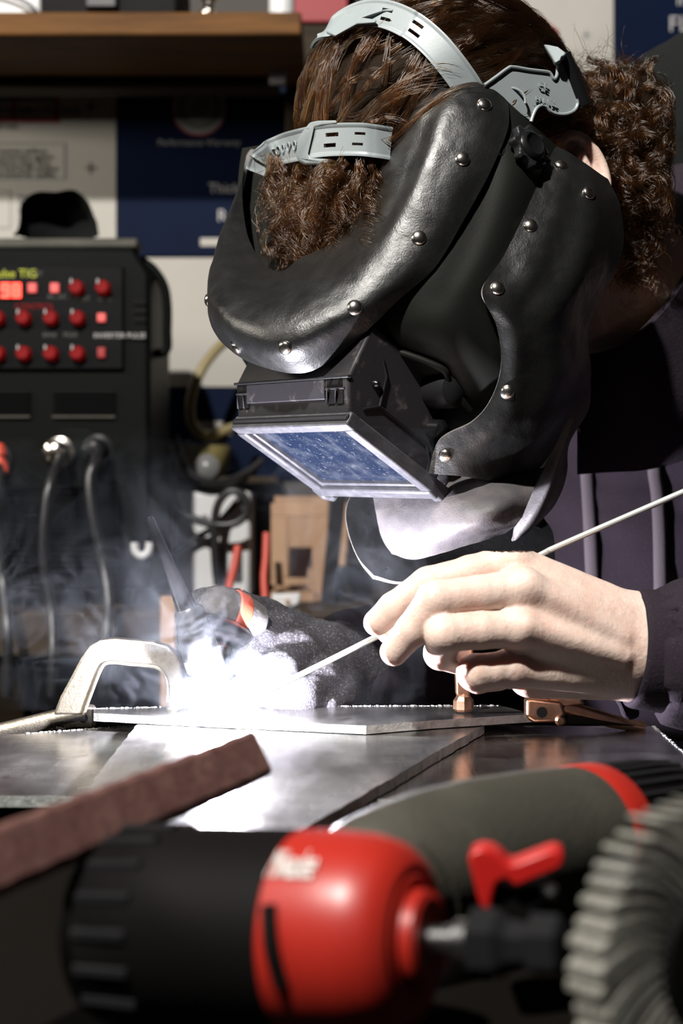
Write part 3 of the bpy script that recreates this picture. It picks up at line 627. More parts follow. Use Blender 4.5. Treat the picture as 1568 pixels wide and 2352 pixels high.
# torch
t = thing('welding_torch', 'black welding torch with long back cap and white ceramic cup', 'welding torch', P(480, 1590, .88))
A, B = P(343, 1187, .865), P(438, 1420, .878)
L = (B-A).length; MB().lathe(A, B, [(0, .0016), (.0015, .0024), (L*.5, .0042), (L*.84, .0062), (L, .0074)], 24).build('back_cap', 'torch', t)
A, B = P(432, 1395, .878), P(470, 1535, .880); L = (B-A).length
MB().lathe(A, B, [(0, .0076), (.002, .0092), (L*.28, .0098), (L*.34, .0112), (L*.75, .0116), (L*.96, .0112), (L, .010)], 28).build('torch_head', 'torch_grey', t)
A, B = P(462, 1492, .880), P(476, 1550, .880); L = (B-A).length
MB().lathe(A, B, [(0, .0110), (.001, .0122), (L*.5, .0124), (L*.75, .0118), (L*.85, .0108)], 28).build('gas_collar', 'collar', t)
A, B = P(470, 1520, .880), P(490, 1607, .8765); L = (B-A).length
MB().lathe(A, B, [(0, .0092), (L*.3, .0094), (L*.65, .0090), (L, .0068), (L+.0002, .0052), (L-.002, .005)], 28).build('ceramic_cup', 'ceramic', t)
A, B = P(489, 1600, .8765), P(495, 1628, .8755); MB().tube([A, A.lerp(B, .7), B], [.0011, .0011, .0003], 8).build('tungsten', 'silver', t)
MB().tube(cr([P(452, 1440, .884), P(490, 1440, .905), P(560, 1470, .94), P(650, 1540, .985), P(760, 1600, 1.03), P(900, 1625, 1.08)], 24), [.0085]*24, 14).build('handle', 'torch', t)
# arc and weld pool
t = thing('welding_arc', 'blinding white welding arc under the ceramic cup', 'arc', ARC)
m_arc = mat('arc_plasma', (1, 1, 1), emit=((.93, .95, 1), 420))
MB().lathe(ARC+Vector((0, 0, .0105)), ARC, [(0, .0010), (.002, .0022), (.005, .0042), (.008, .006), (.0095, .0062), (.0105, .0045)], 20).build('plasma', m_arc, t)

# filler rod
rp = [P(578, 1604, .874), P(720, 1535, .852), P(870, 1460, .829), P(1060, 1366, .838), P(1240, 1275, .846), P(1290, 1251, .846), P(1568, 1130, .835), P(1760, 1047, .825)]
mb = MB(); mb.tube(cr(rp, 60), .0018, 10)
tag(mb.build('filler_rod', 'rod'), 'thin pale filler rod held in the bare hand', 'rod')

# rust-brown bar, propped over the plates
t = None
A, B = Vector(P(-160, 2042, .400)), Vector(P(566, 1746, .580)); u = (B-A).normalized()
R = Matrix((u, (Vector((0, 0, 1)).cross(u)).normalized(), u.cross((Vector((0, 0, 1)).cross(u)).normalized()))).transposed()
R = R @ Matrix.Rotation(math.radians(-28), 3, 'X')
c = (A+B)/2; Lb = (B-A).length; mb = MB(); k = 30
ring = [(-.0095, -.0095), (.0095, -.0095), (.0095, .0095), (-.0095, .0095)]
vs = []; fs = []
for i in range(k+1):
    x = -Lb/2+Lb*i/k
    for (y, z) in ring: vs.append(c+R @ Vector((x, y*(1+.03*math.sin(i*1.7)), z*(1+.03*math.cos(i*2.3)))))
for i in range(k):
    for j in range(4): fs.append((i*4+j, i*4+(j+1) % 4, i*4+4+(j+1) % 4, i*4+4+j))
fs += [(0, 1, 2, 3), (k*4+3, k*4+2, k*4+1, k*4)]
mb.add(vs, fs); tag(mb.build('rusty_bar', 'rust', bevel=.0022, angle=50), 'rust brown square bar reaching in from the left in front of the arc', 'bar')

# die grinder with flap wheel
A = P(330, 2128, .4635); B = P(1605, 2187, .385); ax = (B-A).normalized(); LB = (B-A).length
def ta(px):    # distance along the axis whose projection has pixel column px
    lo, hi = -.2, .4
    for _ in range(40):
        m_ = (lo+hi)/2; p = A+ax*m_
        if 784+p.x/p.y*F < px: lo = m_
        else: hi = m_
    return lo
t = thing('die_grinder', 'black and red die grinder with abrasive flap wheel on its spindle', 'grinder', Vector((A.x+.05, A.y, ZT)))
MB().lathe(A, B, [(ta(225), .012), (ta(235), .022), (ta(262), .029), (ta(300), .0312), (ta(430), .0318), (ta(698), .0312), (ta(704), .030)], 48).build('motor_housing', 'black', t)
for k in range(18):
    an = k*2*math.pi/18; rf = Vector((0, 0, 1)); a_ = (rf-ax*rf.dot(ax)).normalized(); b_ = ax.cross(a_); dr = a_*math.cos(an)+b_*math.sin(an)
    MB().tube([A+ax*ta(300)+dr*.0305, A+ax*ta(420)+dr*.0312], .0022, 6).build('grip_rib', 'black_plastic', t)
MB().lathe(A, B, [(ta(699), .0306), (ta(704), .0314), (ta(780), .0312), (ta(860), .0302), (ta(915), .0280), (ta(945), .0245), (ta(955), .0215), (ta(950), .019)], 64).build('nose', 'red', t)
MB().lathe(A, B, [(ta(870), .0195), (ta(950), .0195), (ta(960), .0180)], 48).build('nose_face', 'red', t)
MB().lathe(A, B, [(ta(940), .0148), (ta(985), .0142), (ta(992), .0120), (ta(986), .0095)], 40).build('spindle_collar', 'red', t)
# dark slot on the nose, and the white script
rf = Vector((0, -1, .18)); a_ = (rf-ax*rf.dot(ax)).normalized()
def onb(px, ang, r):
    b_ = ax.cross(a_); return A+ax*ta(px)+(a_*math.cos(ang)+b_*math.sin(ang))*r
MB().tube(cr([onb(756, .35, .0312), onb(742, .0, .0314), onb(728, -.36, .0312)], 14), [.0026]*14, 8).build('vent_slot', 'black', t)
tx = text('Milwaukee', (0, 0, 0), .0150, 'white_print', None, sx=.24, ext=.0002, R=Matrix.Identity(4), shear=.3)
tx.parent = t; me = tx.data; off = root_loc(t); tl = tx.location.copy(); tx.location = (0, 0, 0)
for v in me.vertices:
    q = v.co+tl; s_ = ta(703)+q.x; an = -(q.y-.004)/.0318+(-.75)
    b_ = ax.cross(a_); v.co = A+ax*s_+(a_*math.cos(an)+b_*math.sin(an))*(.0319+q.z)-off
me.update()
MB().lathe(A, B, [(ta(880), .0042), (ta(985), .0042), (ta(1050), .0044), (ta(1052), .0062), (ta(1165), .0066), (ta(1168), .0055)], 28).build('spindle', 'silver', t)
MB().lathe(A, B, [(ta(1085), .0080), (ta(1090), .0100), (ta(1150), .0100), (ta(1160), .0085), (ta(1175), .0068), (ta(1215), .0062), (ta(1225), .0090), (ta(1290), .0088), (ta(1300), .005)], 6).build('collet_nut', 'black_plastic', t, angle=20)
MB().lathe(A, B, [(ta(1180), .0035), (ta(1255), .0035)], 16).build('mandrel', 'silver', t)
# flap wheel standing on its edge
RW = .0435; wl = .0062
wc = P(1606, 2196, .392); ax = Vector((.56, -.82, .06)).normalized()
fw = thing('flap_wheel', 'worn grey abrasive flap wheel standing upright at the right edge', 'sanding wheel', Vector((wc.x, wc.y, wc.z-RW)))
MB().lathe(wc-ax*.02, wc, [(.02-wl, .010), (.02-wl+.001, .019), (.02+wl-.001, .0215), (.02+wl+.002, .0205), (.02+wl+.003, .012), (.02+wl+.009, .0105), (.02+wl+.010, .004)], 48).build('hub', 'black', fw)
rf = Vector((0, 0, 1)); w1 = (rf-ax*rf.dot(ax)).normalized(); w2 = ax.cross(w1)
def flapmesh():
    vs = []; fs = []; n = 7
    for s_ in (-1, 1):
        for i in range(n):
            u = i/(n-1); r = .0195+(RW-.0195)*u; an = .30*u**1.6; th = .00035+.0006*u
            for k in (-1, 1):
                vs.append((s_*(wl+.0008*math.sin(u*3)), r*math.cos(an)-th*k*math.sin(an), r*math.sin(an)+th*k*math.cos(an)))
    for i in range(n-1):
        a, b = 2*i, 2*n+2*i
        fs += [(a, a+1, a+3, a+2), (b, b+2, b+3, b+1), (a, a+2, b+2, b), (a+1, b+1, b+3, a+3)]
    fs += [(0, 2*n, 2*n+1, 1), (2*n-2, 2*n-1, 4*n-1, 4*n-2)]
    return vs, fs
vs, fs = flapmesh(); me = bpy.data.meshes.new('flap'); me.from_pydata(vs, [], fs); me.materials.append(M['flap'])
bm = bmesh.new(); bm.from_mesh(me); bmesh.ops.recalc_face_normals(bm, faces=bm.faces); bm.to_mesh(me); bm.free()
off = root_loc(fw); nfl = 48
for k in range(nfl):
    o = bpy.data.objects.new('flap', me); C.objects.link(o); o.parent = fw
    an = 2*math.pi*k/nfl+random.uniform(-.02, .02); sc = random.uniform(.96, 1.01)
    e1 = w1*math.cos(an)+w2*math.sin(an); e2 = ax.cross(e1); tl = random.uniform(-.05, .05)
    Rm = Matrix((ax, e1*sc, e2*sc)).transposed().to_4x4(); Rm.translation = wc-off
    o.matrix_local = Rm @ Matrix.Rotation(tl, 4, 'Y')

# angle grinder behind it
A2 = P(770, 2030, .485); B2 = P(1560, 1880, .640); ax2 = (B2-A2).normalized(); L2 = (B2-A2).length
t = thing('angle_grinder', 'dark grey angle grinder with red ring and red paddle', 'grinder', Vector((P(1200, 0, .56).x, .56, ZT)))
MB().lathe(A2, B2, [(0, .008), (.004, .0165), (L2*.05, .0205), (L2*.12, .0238), (L2*.22, .0272), (L2*.34, .0290), (L2*.5, .0293), (L2*.64, .0288), (L2*.645, .027)], 56).build('grip_body', 'rubber', t)
MB().lathe(A2, B2, [(L2*.635, .0288), (L2*.645, .0294), (L2*.70, .0294), (L2*.71, .0285)], 56).build('red_ring', 'red', t)
vent = MB().lathe(A2, B2, [(L2*.70, .0270), (L2*.94, .0262), (L2*.99, .022), (L2, .012)], 48).build('end_cap', 'black', t)
rf = Vector((0, 0, 1)); g1 = (rf-ax2*rf.dot(ax2)).normalized(); g2 = ax2.cross(g1)
for k in range(30):
    an = 2*math.pi*k/30; dr = g1*math.cos(an)+g2*math.sin(an)
    MB().tube([A2+ax2*L2*.71+dr*.0268, A2+ax2*L2*.86+dr*.0268, A2+ax2*L2*.95+dr*.0252], .0016, 6).build('vent_rib', 'black_plastic', vent)
seam = [A2+ax2*L2*(.10+.01*i)+(g1*math.cos(a)+g2*math.sin(a))*(.0232+.0006*i) for i, a in enumerate(np.linspace(.9, 2.2, 9))]
MB().tube(cr(seam, 20), .0009, 6).build('seam_ridge', 'rubber', t)
dl = .452
lev = [(1074, 1972), (1082, 1958), (1102, 1950), (1128, 1953), (1148, 1966), (1166, 1986), (1184, 1984), (1225, 1968), (1262, 1954), (1282, 1953), (1295, 1964), (1294, 1988), (1280, 1999), (1225, 2022), (1184, 2040), (1160, 2020), (1140, 2030), (1130, 2062), (1128, 2092), (1112, 2100), (1098, 2070), (1086, 2020)]
MB().prism([P(x, y, dl) for x, y in lev], (.002, .013, 0)).build('paddle', 'red2', t, bevel=.0022, seg=3)
MB().lathe(P(1262, 2047, dl+.014), P(1262, 2047, .2), [(0, .0028), (.012, .0028), (.014, .0012)], 16).build('pin', 'silver', t)
MB().prism([P(x, y, dl+.004) for x, y in [(1130, 2030), (1180, 2046), (1275, 2030), (1290, 2062), (1240, 2095), (1180, 2160), (1130, 2170), (1110, 2095)]], (0, .03, 0)).build('lever_bracket', 'black', t, bevel=.003)
MB().tube([P(1160, 2040, .472), P(1215, 2046, .468), P(1255, 2050, .462)], [.0032, .003, .003], 10).build('switch_rod', 'lensframe', t)
A3 = P(700, 2050, .478); MB().lathe(A2+Vector((.004, .0, -.004)), A2+Vector((-.05, -.02, -.01)), [(0, .014), (.02, .015), (.026, .012)], 24).build('gear_neck', 'black', t)

# ------------------------------------------------------------------ the person
HC = P(1018, 372, .966)
fw_ = Vector((-.694, -.583, -.423)); lf = Vector((.643, -.766, 0)); up_ = fw_.cross(lf)
Rh = [tuple(fw_), tuple(lf), tuple(up_)]
pers = thing('person', 'person in dark hoodie bent over the plates, bare left hand out, brown curly hair', 'person', (.22, 1.2, 0))
# bare left hand (fine grid)
hd = dict(W1=P(1470, 1425, .815), W2=P(1475, 1490, .805), W3=P(1470, 1552, .815))
I = [(P(1172, 1293, .800), .0107), (P(1080, 1315, .797), .0094), (P(983, 1342, .795), .0096), (P(905, 1395, .796), .0085), (P(866, 1430, .798), .0076)]
Mi = [(P(1196, 1352, .782), .0112), (P(1100, 1365, .777), .0102), (P(1001, 1377, .772), .0103), (P(946, 1448, .776), .0088), (P(905, 1497, .780), .0077)]
Ri = [(P(1190, 1443, .777), .0108), (P(1105, 1448, .771), .0099), (P(1020, 1455, .766), .0103), (P(1012, 1500, .787), .0091), (P(1050, 1515, .806), .0082)]
Pi = [(P(1176, 1535, .786), .0100), (P(1130, 1540, .781), .0093), (P(1092, 1545, .779), .0100), (P(1098, 1556, .797), .0086), (P(1145, 1556, .810), .0076)]
Th = [(P(1360, 1440, .836), .0140), (P(1190, 1400, .848), .0125), (P(1040, 1418, .842), .0105), (P(960, 1440, .832), .0095), (P(896, 1448, .824), .0082)]
sd = SDF((.0005, .745, .868), (.176, .872, .978), .0012)
pal = None
for a, b, ra, rb in ((P(1450, 1425, .812), I[0][0], .0150, .0108), (P(1455, 1465, .804), Mi[0][0], .0148, .0112), (P(1455, 1510, .803), Ri[0][0], .0148, .0108), (P(1450, 1545, .810), Pi[0][0], .0138, .0100),
                     (P(1420, 1553, .824), P(1215, 1556, .815), .0140, .0115), (P(1420, 1430, .828), P(1230, 1360, .826), .014, .012), (P(1450, 1480, .818), P(1250, 1450, .812), .018, .014),
                     (hd['W1'], P(1640, 1440, .82), .0150, .0170), (hd['W2'], P(1640, 1500, .81), .0160, .0190), (hd['W3'], P(1640, 1560, .82), .0140, .0170)):
    g = sd.cap(a, b, ra, rb); pal = g if pal is None else smin(pal, g, .008)
fing = None
for ch in (I, Mi, Ri, Pi, Th):
    g = sd.chain(ch, .0022)
    # webbing root into the palm
    fing = g if fing is None else smin(fing, g, .0011)
f = smin(pal, fing, .0050)
# knuckle caps and tendons, dorsal folds
for c_, r in ((I[0][0], .0092), (Mi[0][0], .0096), (Ri[0][0], .0086), (Pi[0][0], .0075)):
    f = smin(f, sd.ell(c_+Vector((.0005, -.0032, .0018)), (r, r*.9, r*.95)), .004)
for c_, b_ in ((Mi[0][0], P(1430, 1462, .790)), (Ri[0][0], P(1430, 1505, .789)), (I[0][0], P(1420, 1415, .800))):
    f = smin(f, sd.cap(c_+Vector((.004, -.007, .002)), b_+Vector((0, -.002, 0)), .0035, .003), .006)
# creases: grooves across the back of the finger joints
for jt, prev, nxt, dd in ((I[2][0], I[1][0], I[3][0], 1), (Mi[2][0], Mi[1][0], Mi[3][0], 1), (Ri[2][0], Ri[1][0], Ri[3][0], 1), (Pi[2][0], Pi[1][0], Pi[3][0], 1), (I[0][0], P(1300, 1360, .8), I[1][0], .7), (Mi[0][0], P(1300, 1420, .8), Mi[1][0], .7)):
    tdir = (nxt-prev).normalized(); q = jt
    s_ = (sd.X-q.x)*tdir.x+(sd.Y-q.y)*tdir.y+(sd.Z-q.z)*tdir.z
    r2 = (sd.X-q.x)**2+(sd.Y-q.y+.006)**2+(sd.Z-q.z)**2
    f = f+.00028*dd*np.sin(s_*2*math.pi/.0030)*np.exp(-r2/.0085**2)
f += .00012*vnoise(sd.X, sd.Y, sd.Z, 350, 5)
f = np.maximum(f, sd.X-.170)
hv, hq = sd.mesh(f)
def orient(v, q):
    a, b, c_ = v[q[:, 0]], v[q[:, 1]], v[q[:, 2]]
    return q if np.einsum('ij,ij->i', a, np.cross(b, c_)).sum()+np.einsum('ij,ij->i', v[q[:, 0]], np.cross(v[q[:, 2]], v[q[:, 3]])).sum() > 0 else q[:, ::-1]
hq = orient(hv-hv.mean(0), hq)
# rest of the body (coarse grid): head, face, neck, trunk, arms, legs
sd = SDF((-.16, .78, .0), (.62, 1.55, 1.42), .011)
f = sd.ell(HC, (.098, .078, .100), Rh)
face = HC+fw_*.045-up_*.075
f = smin(f, sd.ell(face, (.052, .060, .075), Rh), .03)
f = smin(f, sd.cap(HC+fw_*.095-up_*.055, HC+fw_*.108-up_*.080, .007, .012), .012)       # nose
f = smin(f, sd.cap(HC+fw_*.085-up_*.118, HC+fw_*.080-up_*.13, .018, .018), .02)          # chin
for s_ in (-1, 1): f = smax(f, -sd.ell(HC+fw_*.095-up_*.043+lf*.031*s_, (.012, .014, .010), Rh), .008)
NB = P(1610, 780, 1.10)
f = smin(f, sd.cap(HC-fw_*.035-up_*.085, NB, .058, .068), .035)
CH = Vector((.30, 1.24, .93)); PV = Vector((.33, 1.36, .78))
f = smin(f, sd.ell(CH, (.15, .12, .17)), .05); f = smin(f, sd.cap(CH, PV, .125, .13), .05)
SL = Vector((.37, 1.04, 1.10)); EL = Vector((.40, .86, .91)); SR = Vector((.10, 1.30, 1.10)); ER = Vector((.17, 1.22, .885))
f = smin(f, sd.chain([(SL, .055), (EL, .040), (P(1640, 1500, .815), .024)], .03), .04)
f = smin(f, sd.chain([(SR, .055), (ER, .042), (P(790, 1530, 1.03), .030)], .03), .04)
for s_ in (-1, 1): f = smin(f, sd.chain([(PV+Vector((.085*s_, .01, -.03)), .085), (PV+Vector((.10*s_, .01, -.40)), .060), (PV+Vector((.11*s_, .04, -.72)), .042), (PV+Vector((.11*s_, -.06, -.755)), .035)], .03), .04)
bv, bq = sd.mesh(f); bq = orient(bv-np.array(tuple(CH)), bq)
mesh_np('body', np.vstack([bv, hv]), np.vstack([bq, hq+len(bv)]), 'skin', pers)
# ear
sd = SDF(P(1345, 385, .925)-Vector((.03, .03, .035)), P(1345, 385, .925)+Vector((.03, .03, .035)), .0012)
ec = P(1338, 392, .918); eu = Vector((-.42, -.1, .9)).normalized(); ef = Vector((-.75, -.35, -.42)); ef = (ef-eu*ef.dot(eu)).normalized(); eo = ef.cross(eu).normalized()
if eo.y > 0: eo = -eo
rim = [ec+eu*(.024*math.sin(a))+(-ef)*(.0155*math.cos(a)) for a in np.linspace(-1.2, 3.5, 22)]
f = None
for a, b in zip(rim[:-1], rim[1:]): g = sd.cap(a, b, .0034, .0034); f = g if f is None else np.minimum(f, g)
f = smin(f, sd.ell(ec-eo*.004, (.003, .0150, .023), [tuple(eo), tuple(ef), tuple(eu)]), .004)
f = smin(f, sd.cap(ec+eu*.010-ef*.004+eo*.000, ec-eu*.012-ef*.005, .0026, .0026), .003)
ev, eq = sd.mesh(f); eq = orient(ev-np.array(tuple(ec)), eq); mesh_np('ear', ev, eq, 'skin', pers)['label'] = 'pink left ear showing behind the black leather flap'

# hoodie: trunk, sleeves, hood
sd = SDF((-.14, .77, .70), (.64, 1.52, 1.43), .0062)
f = smin(sd.ell(CH+Vector((.0, .0, .0)), (.178, .150, .21)), sd.cap(CH, PV, .150, .155), .05)
f = smin(f, sd.chain([(SL, .074), (EL, .060), (P(1620, 1505, .818), .040), (P(1478, 1497, .815), .0345)], .02), .04)
f = smin(f, sd.chain([(SR, .072), (ER, .058), (P(960, 1520, 1.085), .047), (P(820, 1530, 1.035), .043)], .02), .04)
f = smin(f, sd.cap(P(1640, 700, 1.16), CH+Vector((.02, .03, .12)), .115, .14), .05)
hood = smin(sd.ell(P(1620, 300, 1.22), (.075, .10, .078)), sd.cap(P(1640, 320, 1.22), P(1720, 620, 1.2), .075, .10), .05)
f += .0030*vnoise(sd.X, sd.Y, sd.Z*1.5, 45, 9)+.0016*vnoise(sd.X, sd.Y, sd.Z, 130, 10)
hollow = sd.cap(HC-fw_*.01-up_*.06, NB+Vector((.03, .02, -.02)), .085, .072)
f = smax(f, -hollow, .012)
xc = P(1490, 1490, .815).x+(sd.Z-P(1450, 1490, .815).z)*-.10
f = np.where(sd.Y < .93, np.maximum(f, xc-sd.X), f)
f = np.maximum(f, -sd.cap(P(1400, 1497, .815), P(1540, 1497, .815), .0312, .030))
v, q = sd.mesh(f); q = orient(v-np.array(tuple(CH)), q); hoodie = mesh_np('hoodie', v, q, 'hoodie', pers)
cuff = MB()
ca, cb = P(1449, 1489, .815), P(1610, 1503, .818)
MB().lathe(ca, cb, [(.001, .0300), (0, .0318), (.0006, .0332), (.003, .0340), (.010, .0344), (.020, .0352), (.034, .0368), (.040, .0300)], 56).build('cuff', 'hoodie', hoodie, angle=80)
MB().prism([P(1410, 1602, .83), P(1466, 1600, .83), P(1470, 1648, .832), P(1450, 1656, .832), P(1432, 1650, .832), P(1424, 1625, .83)], (0, .006, 0)).build('cuff_fold', 'hoodie', hoodie, bevel=.002)
def on_surface(px, py, dirn=None):
    return None
from mathutils.bvhtree import BVHTree
bvh = BVHTree.FromPolygons([tuple(x) for x in v], [tuple(x) for x in q])
def hit(px, py, off):
    o_ = Vector((0, 0, CZ)); d_ = (P(px, py, 1)-o_).normalized(); r = bvh.ray_cast(o_+d_*.98, d_)
    return (r[0]-d_*off) if r[0] is not None else P(px, py, 1.08)
for lab, pts in (('left drawstring', [(1342, 1030), (1345, 1060), (1348, 1100), (1354, 1200), (1358, 1290), (1362, 1370), (1366, 1450)]), ('right drawstring', [(1498, 1030), (1500, 1055), (1503, 1090), (1510, 1140), (1514, 1210), (1516, 1300), (1517, 1380), (1517, 1460)])):
    o = MB().tube(cr([hit(*p_, .006) for p_ in pts], 40), .0052, 10, flat=.6, up=(1, 0, 0)).build('drawstring', 'cord', hoodie)
# collar edge of the hoodie, and trousers
sd = SDF(P(1400, 60, 1.22)-Vector((0, .14, .42)), P(1800, 60, 1.22)+Vector((.06, .16, .06)), .0075)
f = smin(sd.ell(P(1622, 305, 1.22), (.078, .10, .080)), sd.cap(P(1645, 330, 1.22), P(1730, 640, 1.2), .076, .10), .05)
f += .0035*vnoise(sd.X, sd.Y, sd.Z*1.5, 50, 31)+.0014*vnoise(sd.X, sd.Y, sd.Z, 140, 32)
v, q = sd.mesh(f); mesh_np('hood', v, orient(v-np.array(tuple(P(1660, 400, 1.2))), q), 'hood_shade_dark_cloth', hoodie)
Patch([[(1325, 820, .990), (1400, 802, .976), (1470, 768, .972), (1540, 695, .985), (1600, 600, 1.0)], [(1325, 905, .99), (1400, 890, .979), (1480, 860, .978), (1550, 800, .988), (1620, 720, 1.0)], [(1325, 1010, 1.005), (1400, 1005, .998), (1480, 995, .997), (1560, 960, 1.0), (1640, 900, 1.01)], [(1325, 1090, 1.04), (1400, 1085, 1.035), (1480, 1080, 1.035), (1560, 1060, 1.035), (1640, 1020, 1.04)]], 24, 40).build('collar', 'hoodie', hoodie, .007)
sd = SDF((.10, 1.2, -.005), (.58, 1.58, .86), .014)
f = None
for s_ in (-1, 1):
    g = sd.chain([(PV+Vector((.085*s_, .01, -.03)), .105), (PV+Vector((.10*s_, .01, -.40)), .080), (PV+Vector((.11*s_, .04, -.71)), .064)], .03); f = g if f is None else smin(f, g, .03)
f = np.maximum(f, .03-sd.Z); v, q = sd.mesh(f); mesh_np('trousers', v, orient(v-np.array(tuple(PV-Vector((0, 0, .3)))), q), 'hood_shade_dark_cloth', pers)
for s_ in (-1, 1):
    sd = SDF(PV+Vector((.11*s_-.07, -.22, -.785)), PV+Vector((.11*s_+.07, .13, -.66)), .008)
    f = smin(sd.cap(PV+Vector((.11*s_, .06, -.735)), PV+Vector((.11*s_, -.15, -.745)), .042, .036), sd.cap(PV+Vector((.11*s_, .05, -.70)), PV+Vector((.11*s_, .04, -.70)), .05, .05), .03)
    f = np.maximum(f, .002-sd.Z); v, q = sd.mesh(f); mesh_np('shoe', v, orient(v-v.mean(0), q), 'black', pers)

# gloved right hand on the torch
sd = SDF(P(430, 1640, .99)-Vector((.01, .08, .01)), P(860, 1320, .99)+Vector((.03, .10, .015)), .0019)
G = [[(P(720, 1500, 1.00), .020), (P(640, 1455, .975), .0150), (P(590, 1480, .950), .0140), (P(572, 1520, .935), .0130)],
     [(P(740, 1530, .99), .020), (P(680, 1500, .955), .0160), (P(640, 1545, .930), .0145), (P(610, 1580, .925), .0130)],
     [(P(760, 1555, .985), .019), (P(735, 1560, .950), .0150), (P(690, 1600, .930), .0140), (P(660, 1615, .93), .0130)],
     [(P(780, 1570, .99), .017), (P(772, 1590, .955), .0140), (P(740, 1625, .940), .0130), (P(720, 1640, .94), .0120)],
     [(P(700, 1480, 1.02), .020), (P(600, 1430, .985), .0170), (P(535, 1412, .955), .0165), (P(500, 1400, .945), .0150), (P(470, 1390, .95), .012)]]
f = None
for ch in G[:4]:
    g = sd.chain(ch, .004); f = g if f is None else smin(f, g, .003)
pal = smin(sd.cap(P(830, 1545, 1.035), P(735, 1525, .995), .034, .030), sd.cap(P(850, 1530, 1.05), P(820, 1535, 1.03), .037, .035), .01)
f = smin(f, pal, .010)
th = sd.chain(G[4], .005); f = smin(f, th, .004)
f += .0010*vnoise(sd.X, sd.Y, sd.Z, 160, 12)+.0006*vnoise(sd.X, sd.Y, sd.Z, 420, 13)
v, q = sd.mesh(f); q = orient(v-np.array(tuple(P(700, 1530, .98))), q)
glv = mesh_np('right_glove', v, q, 'glove', pers); glv.name = 'work_glove'; glv['label'] = 'dark knit work glove on the torch hand with orange trim'
bvh = BVHTree.FromPolygons([tuple(x) for x in v], [tuple(x) for x in q])
def ghit(px, py):
    o_ = Vector((0, 0, CZ)); d_ = (P(px, py, 1)-o_).normalized(); r = bvh.ray_cast(o_+d_*.5, d_); return (r[0]-d_*.0006) if r[0] is not None else P(px, py, .95)
# thumb pad of leather and the orange trim band
MB().lathe(P(590, 1448, .955), P(470, 1390, .935), [(0, .0125), (.003, .0165), (.012, .0180), (.026, .0178), (.036, .0165), (.043, .0125), (.046, .006)], 26).build('thumb_pad', 'glove_dark', glv)
A4, B4 = P(590, 1448, .955), P(470, 1390, .935)
MB().lathe(A4, B4, [(.016, .0181), (.017, .0188), (.025, .0187), (.026, .0178)], 30).build('trim_band', 'orange', glv)
a4 = (B4-A4).normalized(); rr = Vector((0, 0, 1)); e1 = (rr-a4*rr.dot(a4)).normalized(); e2 = a4.cross(e1)
MB().tube([A4+a4*(.020-.012*k/8)+(e1*math.cos(.2+.05*k)-e2*math.sin(.2+.05*k)*-1)*.0182 for k in range(9)], .0035, 8, flat=.5).build('trim_band', 'orange', glv)
# ------------------------------------------------------------------ hair of the person: cap and strands
def skd(px, py, lift, dflt=None):      # where the sight line meets the skull raised by lift
    o_ = Vector((0, 0, CZ)); d_ = (P(px, py, 1)-o_); c0 = HC+up_*.004-fw_*.004; r_ = (.104+lift, .085+lift, .105+lift); B_ = (fw_, lf, up_)
    oo = o_-c0; a_ = [oo.dot(B_[k])/r_[k] for k in range(3)]; b_ = [d_.dot(B_[k])/r_[k] for k in range(3)]
    aa = sum(x*x for x in b_); bb = sum(x*y for x, y in zip(a_, b_)); cc_ = sum(x*x for x in a_)-1; D_ = bb*bb-aa*cc_
    return (-bb-math.sqrt(max(D_, 0)))/aa
def SK(px, py, lift=.0125): return P(px, py, skd(px, py, lift))
sd = SDF(HC-Vector((.17, .17, .16)), HC+Vector((.20, .20, .17)), .005)
f = sd.ell(HC+up_*.004-fw_*.004, (.103, .084, .104), Rh)
BUN = P(1405, 290, 1.015)
f = smin(f, sd.ell(BUN, (.037, .055, .040)), .03); f = smin(f, sd.ell(P(1440, 410, 1.01), (.027, .045, .045)), .03); f = smin(f, sd.ell(P(1450, 540, 1.01), (.018, .035, .032)), .025)
f = smax(f, -(((sd.X-HC.x)*fw_.x+(sd.Y-HC.y)*fw_.y+(sd.Z-HC.z)*fw_.z)-.130-((sd.X-HC.x)*up_.x+(sd.Y-HC.y)*up_.y+(sd.Z-HC.z)*up_.z)*2.2)*-1, .01)
f += .002*vnoise(sd.X, sd.Y, sd.Z, 110, 21)
v, q = sd.mesh(f); q = orient(v-np.array(tuple(HC)), q)
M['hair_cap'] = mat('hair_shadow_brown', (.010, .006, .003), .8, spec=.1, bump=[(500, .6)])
hair = mesh_np('hair', v, q, 'hair_cap', pers); hair['label'] = 'brown curly hair tied back at the nape'
hm = bpy.data.materials.new('hair_strands'); hm.use_nodes = True; nt = hm.node_tree
hb = nt.nodes.new('ShaderNodeBsdfHairPrincipled'); hb.parametrization = 'MELANIN'
for k_, v_ in (('Melanin', .66), ('Melanin Redness', .14), ('Roughness', .22), ('Radial Roughness', .45), ('Random Color', .35), ('Random Roughness', .2), ('Coat', .25)):
    if k_ in hb.inputs: hb.inputs[k_].default_value = v_
nt.links.new(hb.outputs[0], nt.nodes['Material Output'].inputs['Surface'])
rg = np.random.default_rng(11)
strands = []; rads = []
def surf(p, lift):       # push a point out of the skull ellipsoid to the given lift
    d = p-(HC+up_*.004-fw_*.004); q = Vector((d.dot(fw_)/(.104+lift), d.dot(lf)/(.085+lift), d.dot(up_)/(.105+lift))); L = q.length
    return p if L >= 1 else (HC+up_*.004-fw_*.004)+d/max(L, 1e-4)
